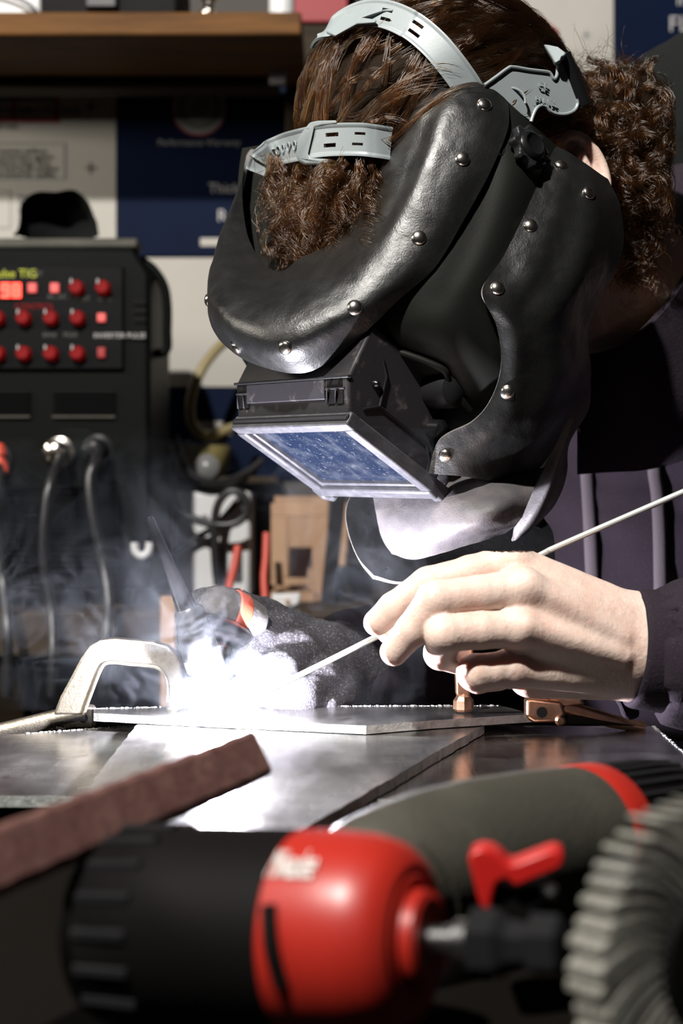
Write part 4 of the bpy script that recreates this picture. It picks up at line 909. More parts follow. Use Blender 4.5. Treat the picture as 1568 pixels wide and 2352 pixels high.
def clump(path, n, spread, r=.00013, curl=0, per=.03, jit=.0012, taper=.55):
    path = np.array([tuple(p) for p in path]); m = len(path); T = np.gradient(path, axis=0); T /= np.linalg.norm(T, axis=1, keepdims=True)+1e-9
    a = np.cross(T, np.array([.3, -.8, .5])); a /= np.linalg.norm(a, axis=1, keepdims=True)+1e-9; b = np.cross(T, a)
    ln = np.concatenate([[0], np.cumsum(np.linalg.norm(np.diff(path, axis=0), axis=1))]); ph0 = rg.uniform(0, 6.28); sg = rg.choice([-1, 1])
    for _ in range(n):
        o = rg.normal(size=2)*spread; u = np.linspace(0, 1, m); w = 1-taper*np.sin(u*math.pi)**.7*.8
        ph = ph0+rg.normal()*.5; cm = curl*(1+.25*rg.normal())*np.clip(u*2.5, 0, 1); w1_ = ln/(per*(1+.12*rg.normal()))*6.28*sg+ph
        s_ = path+a*(o[0]*w+cm*np.cos(w1_))[:, None]+b*(o[1]*w+cm*np.sin(w1_))[:, None]
        s_ = s_+np.cumsum(rg.normal(size=(m, 3))*jit*.35, axis=0)*u[:, None]
        L = rg.uniform(.75, 1); k = max(5, int(m*L))
        qx = 784+s_[:, 0]/s_[:, 1]*F; qy = 1176-(s_[:, 2]-CZ)/s_[:, 1]*F
        out_ = ((qx < rg.uniform(572, 625)) & (qy > 300)) | ((n > 1) & (qx > 1300) & (qy < 125)) | ((n > 1) & (qx > 1552) & (qy < 520))
        if out_.any(): k = min(k, int(np.argmax(out_)))
        if k < 5: continue
        strands.append(s_[:k]); rr = np.full(k, r*rg.uniform(.7, 1.25)); rr[-3:] *= [.75, .5, .2]; rads.append(rr)
TIE = P(1365, 240, 1.0)
# swept-back hair over the skull
for _ in range(620):
    e = rg.normal(size=3); e /= np.linalg.norm(e)
    p = HC+fw_*float(e[0])*.104+lf*float(e[1])*.085+up_*float(e[2])*.105
    if e[2] < -.25 or p.y > 1.0: continue
    if e[0] > .55 and e[2] < .15: continue
    pt = []; pos = p.copy(); L = rg.uniform(.06, .12); st = L/13; side = rg.normal()*.35
    swirl = Vector(tuple(rg.normal(size=3)))*.25
    for i in range(14):
        lift = .0015+.0062*math.sin(min(1, i/9)*math.pi*.5)*rg.uniform(.8, 1.1)
        pt.append(surf(pos, lift)); d = (TIE-pos); d = d.normalized()+up_*.28*math.sin(i*.35)+swirl
        n_ = (pos-HC).normalized(); d = (d-n_*d.dot(n_)).normalized(); pos = pos+d*st
    clump(pt, 22, .0021, curl=.0009, per=.05, jit=.0005)
# forelocks: curly hair below and in front of the brow band
for _ in range(150):
    x = rg.uniform(606, 850); y = rg.uniform(345, 470 if x > 650 else 400); d0 = skd(x, y, .004)-rg.uniform(-.004, .012)
    p = P(x, y, d0); pt = []; pos = p.copy(); L = rg.uniform(.035, .07); vel = Vector((rg.normal()*.5+.1, rg.normal()*.3, -1))
    for i in range(16):
        pt.append(pos.copy()); vel = (vel+Vector((0, 0, -.06))+Vector(tuple(rg.normal(size=3)))*.2).normalized(); pos = pos+vel*L/15
    clump(pt, 22, .0016, curl=.0050*rg.uniform(.5, 1.3), per=rg.uniform(.022, .04), jit=.0006)
for _ in range(70):
    x = rg.uniform(635, 790); p = P(x, rg.uniform(440, 540), skd(x, 420, .004)+rg.uniform(-.012, .01)); pt = []; pos = p.copy(); L = rg.uniform(.03, .05); vel = Vector((rg.normal()*.5+.1, rg.normal()*.3, -1))
    for i in range(16):
        pt.append(pos.copy()); vel = (vel+Vector((.02, 0, -.06))+Vector(tuple(rg.normal(size=3)))*.2).normalized(); pos = pos+vel*L/15
    clump(pt, 20, .0016, curl=.0050*rg.uniform(.5, 1.3), per=rg.uniform(.022, .04), jit=.0006)
# gathered curly mass behind the ear and at the nape
for _ in range(330):
    c0 = TIE if rg.random() < .2 else P(1398+rg.normal()*32, 330+rg.normal()*85, .985+rg.normal()*.016)
    pos = c0+Vector(tuple(rg.normal(size=3)))*.010; pt = []; L = rg.uniform(.03, .07)
    vel = Vector((rg.normal()*.7+.3, rg.normal()*.6-.35, rg.normal()*.7-.6)).normalized()
    for i in range(18):
        pt.append(pos.copy()); vel = (vel+Vector((0, 0, -.08))+Vector(tuple(rg.normal(size=3)))*.25).normalized(); pos = pos+vel*L/17
    clump(pt, 24, .0015, curl=.0075*rg.uniform(.5, 1.2), per=rg.uniform(.026, .042), jit=.0005)
# long hanging locks over the neck
for (x, y, x1, y1) in ((1440, 430, 1470, 660), (1400, 420, 1430, 600), (1470, 420, 1530, 560), (1430, 470, 1450, 680), (1405, 520, 1480, 675), (1490, 400, 1535, 520), (1385, 450, 1420, 560)):
    for _ in range(7):
        A_, B_ = P(x+rg.normal()*14, y, .985), P(x1+rg.normal()*14, y1+rg.normal()*14, .975)
        clump(cr([A_, A_.lerp(B_, .35)+Vector((rg.normal()*.006, -.004, 0)), A_.lerp(B_, .7)+Vector((rg.normal()*.006, -.006, 0)), B_], 22), 18, .0017, curl=.0052, per=.032, jit=.0006)
# fly-aways
for _ in range(260):
    k = rg.random()
    if k < .55: pos = P(rg.uniform(1300, 1460), rg.uniform(130, 260), 1.0); vel = Vector((rg.normal()*.6, rg.normal()*.3, .9+rg.normal()*.4)).normalized(); L = rg.uniform(.02, .055)
    elif k < .8:
        e = rg.normal(size=3); e /= np.linalg.norm(e); e[2] = abs(e[2]); pos = surf(HC+fw_*float(e[0])*.1+lf*float(e[1])*.08+up_*float(e[2])*.1, .004); vel = ((pos-HC).normalized()*.4+(TIE-pos).normalized()).normalized(); L = rg.uniform(.02, .04)
    else: pos = P(rg.uniform(600, 850), rg.uniform(380, 580), .92); vel = Vector((rg.normal(), -.4, rg.normal()-.3)).normalized(); L = rg.uniform(.02, .045)
    pt = []
    ax_ = Vector(tuple(rg.normal(size=3))).normalized()
    for i in range(12):
        pt.append(pos.copy()); vel = (vel+ax_.cross(vel)*.22+Vector(tuple(rg.normal(size=3)))*.08).normalized(); pos = pos+vel*L/11
    clump(pt, 1, .0001, r=.00009)
hc = bpy.data.hair_curves.new('hair_strands'); hc.add_curves([len(s_) for s_ in strands])
off = root_loc(hair)
allp = (np.concatenate(strands)-np.array(tuple(off))).astype(np.float32); hc.points.foreach_set('position', allp.ravel())
hc.points.foreach_set('radius', np.concatenate(rads).astype(np.float32)); hc.materials.append(hm)
ho = bpy.data.objects.new('hair_strands', hc); C.objects.link(ho); ho.parent = hair; ho['kind'] = 'stuff'

# ------------------------------------------------------------------ welding helmet
hel = thing('welding_helmet', 'black riveted leather welding helmet with boxed filter window on the bent head', 'helmet', P(960, 1330, .88))
brow = Patch([
 [(1000, 187, .885), (1040, 178, .878), (1085, 180, .872), (1130, 198, .872), (1168, 235, .876)],
 [(935, 225, .879), (990, 235, .868), (1050, 250, .86), (1110, 275, .859), (1165, 300, .863)],
 [(905, 300, .878), (955, 320, .863), (1015, 345, .853), (1075, 370, .851), (1125, 395, .855)],
 [(868, 400, .878), (915, 425, .859), (965, 455, .848), (1020, 480, .846), (1065, 505, .85)],
 [(820, 490, .88), (860, 525, .857), (905, 560, .845), (955, 590, .842), (1000, 612, .846)],
 [(755, 562, .882), (790, 605, .857), (830, 645, .843), (872, 678, .839), (915, 690, .846)],
 [(690, 592, .892), (712, 650, .86), (740, 705, .843), (772, 745, .838), (825, 775, .848)],
 [(648, 622, .90), (640, 680, .865), (645, 745, .847), (665, 805, .844), (715, 853, .858)],
 [(612, 612, .915), (580, 670, .882), (565, 735, .862), (575, 797, .860), (612, 846, .873)],
 [(578, 565, .935), (530, 625, .905), (505, 695, .885), (512, 755, .88), (534, 808, .890)],
 [(562, 510, .955), (512, 570, .93), (482, 640, .913), (476, 690, .908), (484, 745, .915)],
 [(556, 430, .985), (534, 470, .968), (510, 525, .955), (490, 590, .947), (478, 650, .945)],
 [(566, 360, 1.01), (558, 400, 1.003), (546, 445, .997), (528, 510, .99), (514, 570, .985)],
 [(580, 338, 1.03), (577, 362, 1.028), (572, 395, 1.025), (566, 440, 1.02), (556, 500, 1.015)]], 150, 40)
brow.ripple(lambda u, v, g: .0016*math.exp(-((v-.42)/.10)**2)*math.exp(-((u-.17)/.13)**2)-.0012*math.exp(-((v-.30)/.06)**2)*math.exp(-((u-.22)/.1)**2)+.0006*mnoise.noise(Vector(g)*45)+.00025*mnoise.noise(Vector(g)*160))
brow.build('brow_leather', 'leather', hel, .0028, 'leather_edge')
shell = Patch([
 [(1015, 205, .892), (1095, 200, .881), (1150, 222, .877), (1215, 280, .88), (1290, 345, .896)],
 [(960, 330, .885), (1050, 340, .866), (1130, 350, .862), (1200, 395, .862), (1280, 470, .885)],
 [(900, 480, .88), (1000, 500, .857), (1085, 530, .853), (1150, 560, .854), (1240, 620, .875)],
 [(840, 620, .873), (940, 640, .851), (1020, 670, .846), (1090, 690, .848), (1200, 740, .868)],
 [(760, 740, .892), (860, 760, .868), (960, 770, .852), (1060, 800, .852), (1190, 840, .868)],
 [(690, 800, .925), (810, 850, .908), (930, 880, .890), (1040, 900, .874), (1170, 920, .874)],
 [(720, 880, .945), (810, 940, .928), (905, 990, .912), (1010, 1010, .900), (1120, 1000, .888)]], 70, 40)
shell.build('face_shell', 'shell', hel, .0025)
# far half of the shell, seen only from other sides
Patch([[(560, 470, 1.02), (555, 560, 1.0), (560, 650, .98)], [(545, 600, 1.03), (530, 700, 1.0), (560, 780, .95)], [(600, 760, 1.04), (560, 830, .99), (620, 860, .92)], [(760, 900, 1.03), (680, 950, .97), (720, 960, .90)]], 24, 18).build('far_shell', 'shell', hel, .0025)
flap = Patch([
 [(1275, 335, .893), (1315, 355, .892), (1355, 385, .896), (1395, 412, .905)],
 [(1245, 400, .874), (1305, 420, .874), (1370, 445, .884), (1424, 475, .906)],
 [(1205, 490, .862), (1280, 520, .862), (1360, 550, .874), (1431, 555, .906)],
 [(1155, 590, .853), (1240, 620, .853), (1330, 640, .867), (1412, 630, .90)],
 [(1107, 668, .843), (1190, 700, .846), (1290, 710, .861), (1372, 695, .895)],
 [(1140, 750, .848), (1200, 770, .848), (1285, 780, .865), (1350, 765, .895)],
 [(1150, 840, .853), (1200, 850, .853), (1290, 860, .871), (1356, 845, .90)],
 [(1128, 915, .857), (1190, 930, .857), (1270, 940, .875), (1342, 905, .905)],
 [(1085, 968, .861), (1150, 990, .862), (1235, 1005, .882), (1300, 965, .908)],
 [(1008, 1012, .868), (1085, 1048, .869), (1180, 1065, .887), (1270, 1035, .912)],
 [(982, 1088, .878), (1060, 1094, .873), (1135, 1104, .885), (1222, 1095, .915)]], 110, 44)
flap.ripple(lambda u, v, g: .0022*math.exp(-((v-.62)/.12)**2)*math.exp(-((u-.30)/.25)**2)-.0016*math.exp(-((v-.42)/.10)**2)*math.exp(-((u-.45)/.3)**2)+.0006*mnoise.noise(Vector(g)*50)+.0002*mnoise.noise(Vector(g)*170))
flap.build('side_flap', 'leather', hel, .0028, 'leather_edge')
chin = Patch([
 [(862, 1080, .968), (950, 1082, .940), (1050, 1082, .902), (1140, 1088, .893), (1250, 1075, .922)],
 [(857, 1140, .958), (940, 1150, .920), (1040, 1150, .880), (1140, 1150, .866), (1222, 1130, .888)],
 [(866, 1190, .945), (930, 1205, .910), (1030, 1205, .874), (1125, 1195, .863), (1202, 1178, .882)],
 [(880, 1240, .938), (930, 1250, .912), (1020, 1240, .882), (1110, 1220, .874), (1185, 1205, .894)],
 [(900, 1272, .940), (950, 1286, .920), (1030, 1265, .898), (1105, 1244, .892), (1160, 1226, .910)]], 60, 60)
chin.ripple(lambda u, v, g: .0010*mnoise.noise(Vector(g)*35)+.00035*mnoise.noise(Vector(g)*140))
chin.build('chin_flap', 'leather_arc_lit', hel, .003, 'leather_edge')
far = Patch([  # right side and top extended, out of view, to shade chest and neck
 [(850, 1010, .985), (920, 990, .99), (1010, 970, .99), (1120, 970, .985), (1250, 960, .985)],
 [(830, 1095, .985), (900, 1085, .99), (1000, 1075, .99), (1110, 1075, .985), (1250, 1065, .985)],
 [(797, 1160, .98), (880, 1150, .985), (1000, 1140, .985), (1120, 1135, .982), (1250, 1130, .985)],
 [(798, 1215, .975), (880, 1215, .975), (1000, 1200, .975), (1130, 1190, .978), (1245, 1180, .985)],
 [(822, 1280, .962), (900, 1275, .96), (1000, 1250, .968), (1150, 1240, .975), (1270, 1225, .982)],
 [(858, 1322, .950), (930, 1336, .950), (1060, 1306, .962), (1170, 1304, .972), (1275, 1296, .980)]], 60, 50)
Patch([[(1305, 700, .925), (1310, 700, .95), (1315, 700, .99)], [(1300, 800, .925), (1305, 800, .950), (1310, 800, .99)], [(1285, 900, .925), (1288, 905, .950), (1292, 910, .99)], [(1255, 1010, .922), (1265, 1010, .950), (1275, 1010, .987)], [(1220, 1100, .925), (1240, 1105, .950), (1260, 1110, .987)], [(1180, 1200, .928), (1210, 1205, .950), (1245, 1215, .984)]], 30, 12).build('arc_blocker', 'leather', hel, .002)  # added unseen sheet that keeps the arc light off the neck
Patch([[(556, 340, 1.03), (640, 330, 1.015), (760, 340, 1.0)], [(548, 400, 1.02), (640, 400, 1.0), (760, 420, .98)], [(545, 500, .998), (640, 500, .98), (760, 520, .955)], [(575, 600, .958), (655, 610, .950), (760, 600, .93)], [(610, 690, .935), (660, 690, .925), (760, 660, .905)]], 24, 20).build('interior_shade_sheet', 'shell', hel, .002)  # added dark sheet standing for the shade inside the helmet opening
far.build('far_flap', 'leather', hel, .003, 'leather_edge')
fold = Patch([
 [(1305, 900, .916), (1335, 880, .918), (1356, 850, .925)],
 [(1290, 985, .918), (1320, 970, .918), (1352, 935, .927)],
 [(1250, 1070, .924), (1285, 1060, .920), (1306, 1020, .937)],
 [(1212, 1145, .93), (1258, 1135, .922), (1302, 1085, .94)],
 [(1182, 1205, .932), (1225, 1198, .928), (1276, 1158, .944)],
 [(1176, 1244, .936), (1192, 1236, .936), (1222, 1214, .946)]], 50, 20)
fold.ripple(lambda u, v, g: .0007*mnoise.noise(Vector(g)*60)); fold.build('rear_fold', 'leather_arc_lit', hel, .003, 'leather_edge')
for (x, y, pa, r) in ((1112, 240, brow, .0047), (1066, 362, brow, .0046), (961, 541, brow, .0046), (813, 711, brow, .0047), (657, 796, brow, .0043), (541, 801, brow, .0042), (477, 690, brow, .004),
                      (1288, 382, flap, .0045), (1352, 443, flap, .0044), (1218, 516, flap, .0044), (1143, 663, flap, .0044), (1165, 898, flap, .0044), (1024, 1046, flap, .0042)):
    p_, n_ = pa.at(x, y); rivet(p_, n_, r, hel)
# filter box
ku = Vector((.651, -.759, -.025)).normalized(); kv = Vector((.658, .579, -.477)); kv = (kv-ku*kv.dot(ku)).normalized(); kw = kv.cross(ku)
if kw.z > 0: kw = -kw
K = P(800, 968, .838); RB_ = Matrix((ku, kv, kw)).transposed()
def kp(a, b, c_): return K+ku*a+kv*b+kw*c_
bx = thing  # (box parts hang below the helmet)
def kbox(name, a0, a1, b0, b1, c0, c1, m, par, bev=.001):
    return MB().box(kp((a0+a1)/2, (b0+b1)/2, (c0+c1)/2), (a1-a0, b1-b0, c1-c0), RB_).build(name, m, par, bevel=bev)
prof = [(.0, -.002), (-.013, -.0226), (-.012, -.060), (.080, -.060), (.080, -.002)]
box = MB().prism([kp(-.110, *q) for q in prof], ku*.110).build('filter_box', 'box_plastic', hel, bevel=.0016)
fd = (kv*-.013+kw*-.0226).normalized(); fn = ku.cross(fd).normalized(); 
if fn.dot(kv) > 0: fn = -fn
RF = Matrix((ku, fd, fn)).transposed()
def fbox(name, a0, a1, s0, s1, h0, h1, m, par, bev=.0006):
    return MB().box(K+ku*(a0+a1)/2+fd*(s0+s1)/2+fn*(h0+h1)/2, (a1-a0, s1-s0, h1-h0), RF).build(name, m, par, bevel=bev)
fbox('label_panel', -.098, -.021, .0135, .0255, -.001, .0009, 'box_plastic', box)
fbox('top_rim', -.111, .001, .0255, .0272, -.002, .0014, 'black_plastic', box)
fbox('lip', -.1115, .0015, -.0005, .0042, -.002, .0022, 'black_plastic', box, .0012)
for a0, w_ in ((-.107, .0045), (-.0185, .0060)):
    fbox('clip_slot', a0-.001, a0+.013, .0205, .0250, -.001, .0003, 'black', box, .0002)
    fbox('clip_frame', a0-.002, a0+.015, .0190, .0203, -.001, .0008, 'box_plastic', box, .0003)
    for k in range(2):
        a1 = a0+k*(w_+.0018); q4 = [K+ku*x+fd*s_+fn*h for x, s_, h in ((a1, .0185, .0002), (a1+w_, .0185, .0002), (a1+w_, .0105, .0002), (a1, .0105, .0002))]
        MB().add(q4, [(0, 1, 2, 3)]).build('clip_recess', 'black', box, smooth=False)
        MB().add([q4[0]+fn*.0012, q4[3]+fn*.0012, (q4[0]+q4[1])/2+fn*.0030, q4[0], q4[3], q4[1]], [(0, 1, 2), (3, 4, 2), (0, 3, 2), (1, 2, 4)]).build('clip', 'lensframe', box, smooth=False)
# near side wall details
MB().tube([kp(.0004, .006, -.012), kp(.0008, .016, -.020), kp(.0008, .060, -.020), kp(.0008, .068, -.012), kp(.0004, .070, -.003)], .0009, 8).build('side_ridge', 'black_plastic', box)
MB().tube([kp(.0004, .004, -.046), kp(.0008, .012, -.038), kp(.0008, .016, -.020)], .0009, 8).build('side_ridge', 'black_plastic', box)
q_ = kp(.0002, .007, -.030); MB().lathe(q_, q_+ku, [(0, .0028), (.0016, .0026), (.003, .0012)], 16).build('screw', 'black_gloss', box)
MB().lathe(kp(-.006, .050, -.052), kp(.05, .050, -.052), [(0, .010), (.008, .0115), (.020, .0115), (.024, .0105), (.026, .006)], 30).build('hinge_knob', 'black_plastic', box)
MB().lathe(kp(.001, .060, -.030), kp(.05, .066, -.032), [(0, .0065), (.008, .0062), (.0105, .003)], 24).build('side_stud', 'black_gloss', box)
# cover frame and the filter pane
fr = kbox('cover_frame', -.112, .002, -.002, .006, -.006, .0035, 'lensframe', hel, .0012)
kbox('frame_bar', -.112, -.103, .004, .084, -.006, .0045, 'lensframe', fr, .0016); kbox('frame_bar', -.007, .002, .004, .092, -.006, .004, 'lensframe', fr, .0014)
kbox('frame_bar', -.112, .002, .076, .085, -.006, .0055, 'lensframe', fr, .0016); kbox('frame_bar', -.100, -.010, .0055, .009, -.004, .0015, 'lensframe', fr, .0008)
kbox('inner_bar', -.102, -.099, .008, .076, -.004, .0020, 'lensframe', fr, .0008); kbox('inner_bar', -.100, -.008, .0725, .0752, -.004, .0020, 'lensframe', fr, .0008)
MB().tube([kp(-.111, .078, .002), kp(-.111, .088, .003), kp(-.104, .090, .003), kp(-.100, .087, .002)], .0028, 10).build('frame_tab', 'lensframe', fr)
kbox('filter_pane', -.104, -.006, .005, .077, -.003, -.0008, 'lens', fr, .0003)
# mounting rim on the shell round the box
def sh_(x, y, o=.0025): p_, n_ = shell.at(x, y); return p_+n_*o
MB().tube(cr([sh_(x, y) for x, y in ((812, 830), (825, 800), (845, 786), (870, 788), (930, 810), (990, 832), (1018, 846), (1034, 866), (1056, 900), (1082, 944))], 60), .0022, 10).build('mount_rim', 'shell', hel)
# pivot knob on the temple
p_, n_ = shell.at(1205, 342); n_ = (n_+Vector((.25, -.3, .1))).normalized(); e1 = n_.orthogonal().normalized(); e2 = n_.cross(e1)
pts = []
for k in range(72):
    a = 2*math.pi*k/72; r = .0128+.0020*max(-.6, math.cos(a*8)); pts.append(p_+(e1*math.cos(a)+e2*math.sin(a))*r)
kn = MB().prism(pts, n_*.006).build('pivot_knob', 'black_plastic', hel, bevel=.001)
MB().lathe(p_+n_*.0052, p_+n_, [(0, .0098), (.0015, .0098), (.003, .0085), (.0035, .0070), (.0022, .0050), (.0022, .001)], 36).build('knob_cap', 'black_gloss', kn)
MB().lathe(p_-n_*.001+Vector((-.014, 0, .002)), p_+n_+Vector((-.014, 0, .002)), [(0, .010), (.004, .0095), (.005, .006)], 24).build('knob_plate', 'black_plastic', kn)

# headgear inside the helmet: grey plastic straps (they move with the helmet)
def ribbon(name, pts, hw, thick, upv, slots=(), ns=120, nt_=26, m='grey_plastic', par=hel, rims=True, twist=None):
    """flat strap along pts; slots = (s0,s1,t0,t1) openings in fractions of length and width"""
    C_ = cr(pts, ns); hwf = hw if callable(hw) else (lambda u: hw); V = {}; mb = MB(); U = Vector(upv)
    rows = []
    for i, c_ in enumerate(C_):
        u = i/(ns-1); t_ = (C_[min(i+1, ns-1)]-C_[max(i-1, 0)]).normalized(); upn = U if twist is None else Vector(twist(u))
        w_ = (upn-t_*upn.dot(t_)).normalized(); nn = t_.cross(w_).normalized()
        if nn.dot(c_-HC) < 0: nn = -nn
        row = []
        for j in range(nt_):
            b_ = j/(nt_-1); e_ = 1 if (rims and (b_ < .09 or b_ > .91)) else 0
            row.append((c_+w_*(b_-.5)*2*hwf(u)+nn*(.0008*e_), nn))
        rows.append(row)
    n0 = ns*nt_; vs = [r[0] for row in rows for r in row]+[r[0]-r[1]*thick for row in rows for r in row]; fs = []
    def solid(i, j):
        if i < 0 or j < 0 or i >= ns-1 or j >= nt_-1: return False
        u, b_ = (i+.5)/(ns-1), (j+.5)/(nt_-1)
        for s0, s1, t0, t1 in slots:
            du = (u-(s0+s1)/2)/((s1-s0)/2); db = (b_-(t0+t1)/2)/((t1-t0)/2)
            if abs(du)**4+abs(db)**4 < 1: return False
        return True
    for i in range(ns-1):
        for j in range(nt_-1):
            if not solid(i, j): continue
            a, b_, c_, d_ = i*nt_+j, i*nt_+j+1, (i+1)*nt_+j+1, (i+1)*nt_+j
            fs += [(a, b_, c_, d_), (n0+d_, n0+c_, n0+b_, n0+a)]
            for (x, y, di, dj) in ((a, b_, -1, 0), (b_, c_, 0, 1), (c_, d_, 1, 0), (d_, a, 0, -1)):
                if not solid(i+di, j+dj): fs.append((y, x, n0+x, n0+y))
    mb.add(vs, fs); return mb.build(name, m, par, angle=50)
BS = [SK(596, 400), SK(606, 372), SK(640, 346), SK(690, 332), SK(750, 322), SK(820, 320), SK(860, 324, .010), SK(898, 330, .004)]
hg = ribbon('brow_strap', BS, lambda u: .0098, .0016, (-.05, -.12, 1),
   [(.565, .625, .60, .72), (.555, .615, .28, .40), (.70, .765, .62, .74), (.69, .755, .30, .42)]+[(.20+.038*k, .222+.038*k, .40, .60) for k in range(6)], ns=190)
for k in range(6):
    u = .211+.038*k; C_ = cr(BS, 190)
    i = int(u*189); c_ = C_[i]; t_ = (C_[i+1]-C_[i-1]).normalized(); w_ = (Vector((-.05, -.12, 1))-t_*Vector((-.05, -.12, 1)).dot(t_)).normalized(); nn = t_.cross(w_); nn = nn if nn.dot(c_-HC) > 0 else -nn
    MB().tube([c_+nn*.0004+(t_*math.cos(a)+w_*math.sin(a))*.0028 for a in np.linspace(0, 2*math.pi, 15)], .0006, 6, cap=False).build('hole_rim', 'grey_plastic', hg)
# buckle of the brow strap
bo = [(684, 322), (696, 300), (712, 280), (730, 276), (772, 275), (775, 284), (738, 288), (722, 292), (718, 310), (708, 352), (712, 362), (752, 364), (756, 370), (748, 376), (700, 375), (688, 368), (682, 356)]
MB().prism([SK(x, y, .0145) for x, y in bo], (-.0008, .005, 0)).build('buckle', 'grey_plastic', hg, bevel=.0009)
top_pts = [SK(722, 95, .013), SK(760, 62, .013), SK(820, 34, .013), SK(880, 32, .013), SK(940, 56, .013), SK(990, 95, .013), SK(1030, 140, .012), SK(1070, 195, .008), SK(1095, 240, .004)]
ts = ribbon('crown_strap', top_pts, .0088, .0016, (.5, .4, .6), [(.50, .56, .60, .72), (.51, .57, .28, .40), (.36, .41, .60, .72), (.37, .42, .28, .40)], ns=150, twist=lambda u: (.72, -.25+.2*u, .55) if u > .5 else (.72, -.45+.4*u, .55))
MB().prism([SK(x, y, .0145) for x, y, d_ in [(748, 72, .965), (790, 30, .945), (870, 12, .925), (905, 16, .918), (915, 24, .915), (880, 26, .92), (835, 40, .93), (865, 44, .92), (862, 52, .92), (820, 55, .93), (770, 82, .955)]], (.0, .004, .0)).build('buckle', 'grey_plastic', ts, bevel=.0008)
# ratchet plate at the back of the head
rt = [(1112, 196), (1140, 176), (1166, 157), (1178, 154), (1215, 160), (1255, 165), (1264, 170), (1271, 181), (1278, 174), (1281, 148), (1291, 142), (1324, 228), (1326, 240), (1318, 254), (1300, 262), (1279, 262), (1264, 256), (1254, 246), (1243, 242), (1233, 248), (1225, 262), (1219, 280), (1195, 262), (1160, 230)]
def dr_(x): return skd(1120, 200, .012)+max(0, (x-1120)/210)*(skd(1300, 215, .014)-skd(1120, 200, .012))
cen = []
pl = MB().prism([P(x, y, dr_(x)) for x, y in rt], (.0005, .004, 0)).build('ratchet_plate', 'grey_plastic', hel, bevel=.0006)
rim = [P(x, y, dr_(x)-.0003) for x, y in rt[:22]]
MB().tube(cr(rim[0:10], 50), .0011, 8).build('plate_rim', 'grey_plastic', pl); MB().tube(cr(rim[11:22], 50), .0011, 8).build('plate_rim', 'grey_plastic', pl)
cc = [P(1172+34*math.cos(a), 232+30*math.sin(a), dr_(1180)-.0003) for a in np.linspace(-1.9, .2, 14)]
MB().tube(cc, .0008, 8).build('plate_rim', 'grey_plastic', pl)
uu = Vector((.92, .39, -.12)).normalized(); vv = Vector((.10, -.02, .99)); vv = (vv-uu*vv.dot(uu)).normalized(); ww = uu.cross(vv)
Rt = Matrix((uu, vv, ww)).transposed().to_4x4()
text('CE', P(1234, 202, dr_(1234)-.0012), .0058, 'grey_plastic', pl, R=Rt, ext=.0003); text('EN 175', P(1228, 233, dr_(1228)-.0012), .0050, 'grey_plastic', pl, R=Rt, ext=.0003)
MB().lathe(P(1291, 128, dr_(1300)+.004), P(1340, 246, dr_(1330)+.006), [(-.001, .0046), (0, .0056), ((P(1340, 246, dr_(1330)+.006)-P(1291, 128, dr_(1300)+.004)).length-.001, .0056), ((P(1340, 246, dr_(1330)+.006)-P(1291, 128, dr_(1300)+.004)).length, .0046)], 24).build('ratchet_tube', 'black_gloss', hel)
MB().prism([P(x, y, d_-.918+dr_(1290)) for x, y, d_ in [(1248, 101, .93), (1262, 102, .925), (1282, 110, .918), (1300, 120, .914), (1297, 128, .912), (1290, 132, .910), (1287, 138, .909), (1274, 144, .909), (1268, 132, .915)]], (.001, .008, .0)).build('tube_cap', 'grey_plastic', hel, bevel=.001)

# ------------------------------------------------------------------ smoke of the weld
sm = bpy.data.materials.new('smoke'); sm.use_nodes = True; nt = sm.node_tree; N = nt.nodes; Lk = nt.links
N.remove(N['Principled BSDF']); out = N['Material Output']
vs_ = N.new('ShaderNodeVolumeScatter'); vs_.inputs['Color'].default_value = (.80, .88, 1, 1); vs_.inputs['Anisotropy'].default_value = .1
Lk.new(vs_.outputs[0], out.inputs['Volume'])
tc = N.new('ShaderNodeTexCoord'); geo = N.new('ShaderNodeNewGeometry')
def nd(t_, **k):
    n = N.new(t_)
    for a, b in k.items(): setattr(n, a, b)
    return n
def math_(op, a, b=None, c_=None):
    n = nd('ShaderNodeMath', operation=op)
    for i, x in enumerate((a, b, c_)):
        if x is None: continue
        if isinstance(x, (int, float)): n.inputs[i].default_value = x
        else: Lk.new(x, n.inputs[i])
    return n.outputs[0]
wp = nd('ShaderNodeTexNoise'); wp.inputs['Scale'].default_value = 9; wp.inputs['Detail'].default_value = 2; Lk.new(geo.outputs['Position'], wp.inputs['Vector'])
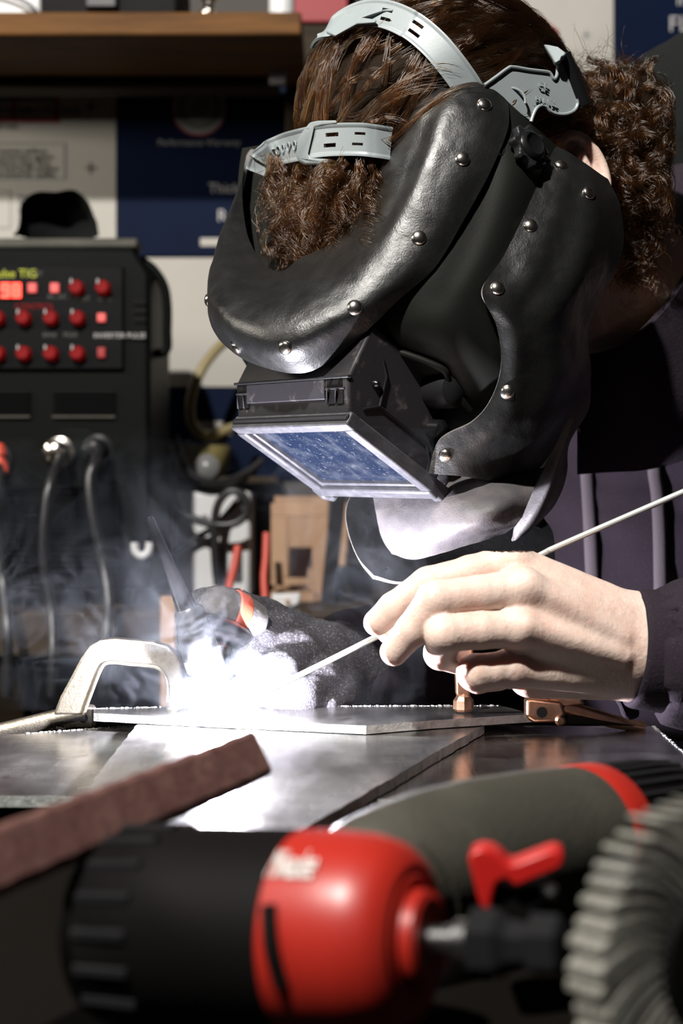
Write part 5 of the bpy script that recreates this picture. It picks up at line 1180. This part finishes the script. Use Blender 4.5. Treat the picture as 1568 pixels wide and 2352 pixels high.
sb = nd('ShaderNodeVectorMath', operation='SUBTRACT'); Lk.new(wp.outputs['Color'], sb.inputs[0]); sb.inputs[1].default_value = (.5, .5, .5)
sc_ = nd('ShaderNodeVectorMath', operation='SCALE'); Lk.new(sb.outputs[0], sc_.inputs[0]); sc_.inputs[3].default_value = .16
ad = nd('ShaderNodeVectorMath', operation='ADD'); Lk.new(geo.outputs['Position'], ad.inputs[0]); Lk.new(sc_.outputs[0], ad.inputs[1])
n1 = nd('ShaderNodeTexNoise'); n1.inputs['Scale'].default_value = 17; n1.inputs['Detail'].default_value = 5; n1.inputs['Roughness'].default_value = .55; n1.inputs['Distortion'].default_value = 1.2; Lk.new(ad.outputs[0], n1.inputs['Vector'])
# thin sheets where the noise crosses its middle value
rdg = math_('ABSOLUTE', math_('SUBTRACT', n1.outputs['Fac'], .5)); rdg = math_('MAXIMUM', math_('SUBTRACT', 1, math_('MULTIPLY', rdg, 19)), 0); rdg = math_('POWER', rdg, 2)
n2 = nd('ShaderNodeTexNoise'); n2.inputs['Scale'].default_value = 7; n2.inputs['Detail'].default_value = 2; Lk.new(geo.outputs['Position'], n2.inputs['Vector'])
msk = math_('MAXIMUM', math_('MULTIPLY', math_('SUBTRACT', n2.outputs['Fac'], .46), 6), 0); msk = math_('MINIMUM', msk, 1)
dv = nd('ShaderNodeVectorMath', operation='DISTANCE'); Lk.new(geo.outputs['Position'], dv.inputs[0]); dv.inputs[1].default_value = tuple(ARC)
r = dv.outputs['Value']
fall = math_('EXPONENT', math_('MULTIPLY', r, -7))
core = math_('EXPONENT', math_('MULTIPLY', r, -55))  # dense ball round the arc, added to give its bloom
den = math_('ADD', math_('MULTIPLY', math_('MULTIPLY', math_('ADD', math_('MULTIPLY', rdg, 1.9), .012), msk), math_('MULTIPLY', fall, SMOKE)), math_('MULTIPLY', core, FUME_BLOOM))
Lk.new(den, vs_.inputs['Density'])
a, b = Vector((-.245, .835, CZ-.126)), Vector((.055, 1.03, CZ+.05))
so = MB().box((a+b)/2, b-a).build('smoke', sm, smooth=False); tag(so, 'blue white welding smoke curling up around the torch', 'smoke', kind='stuff')
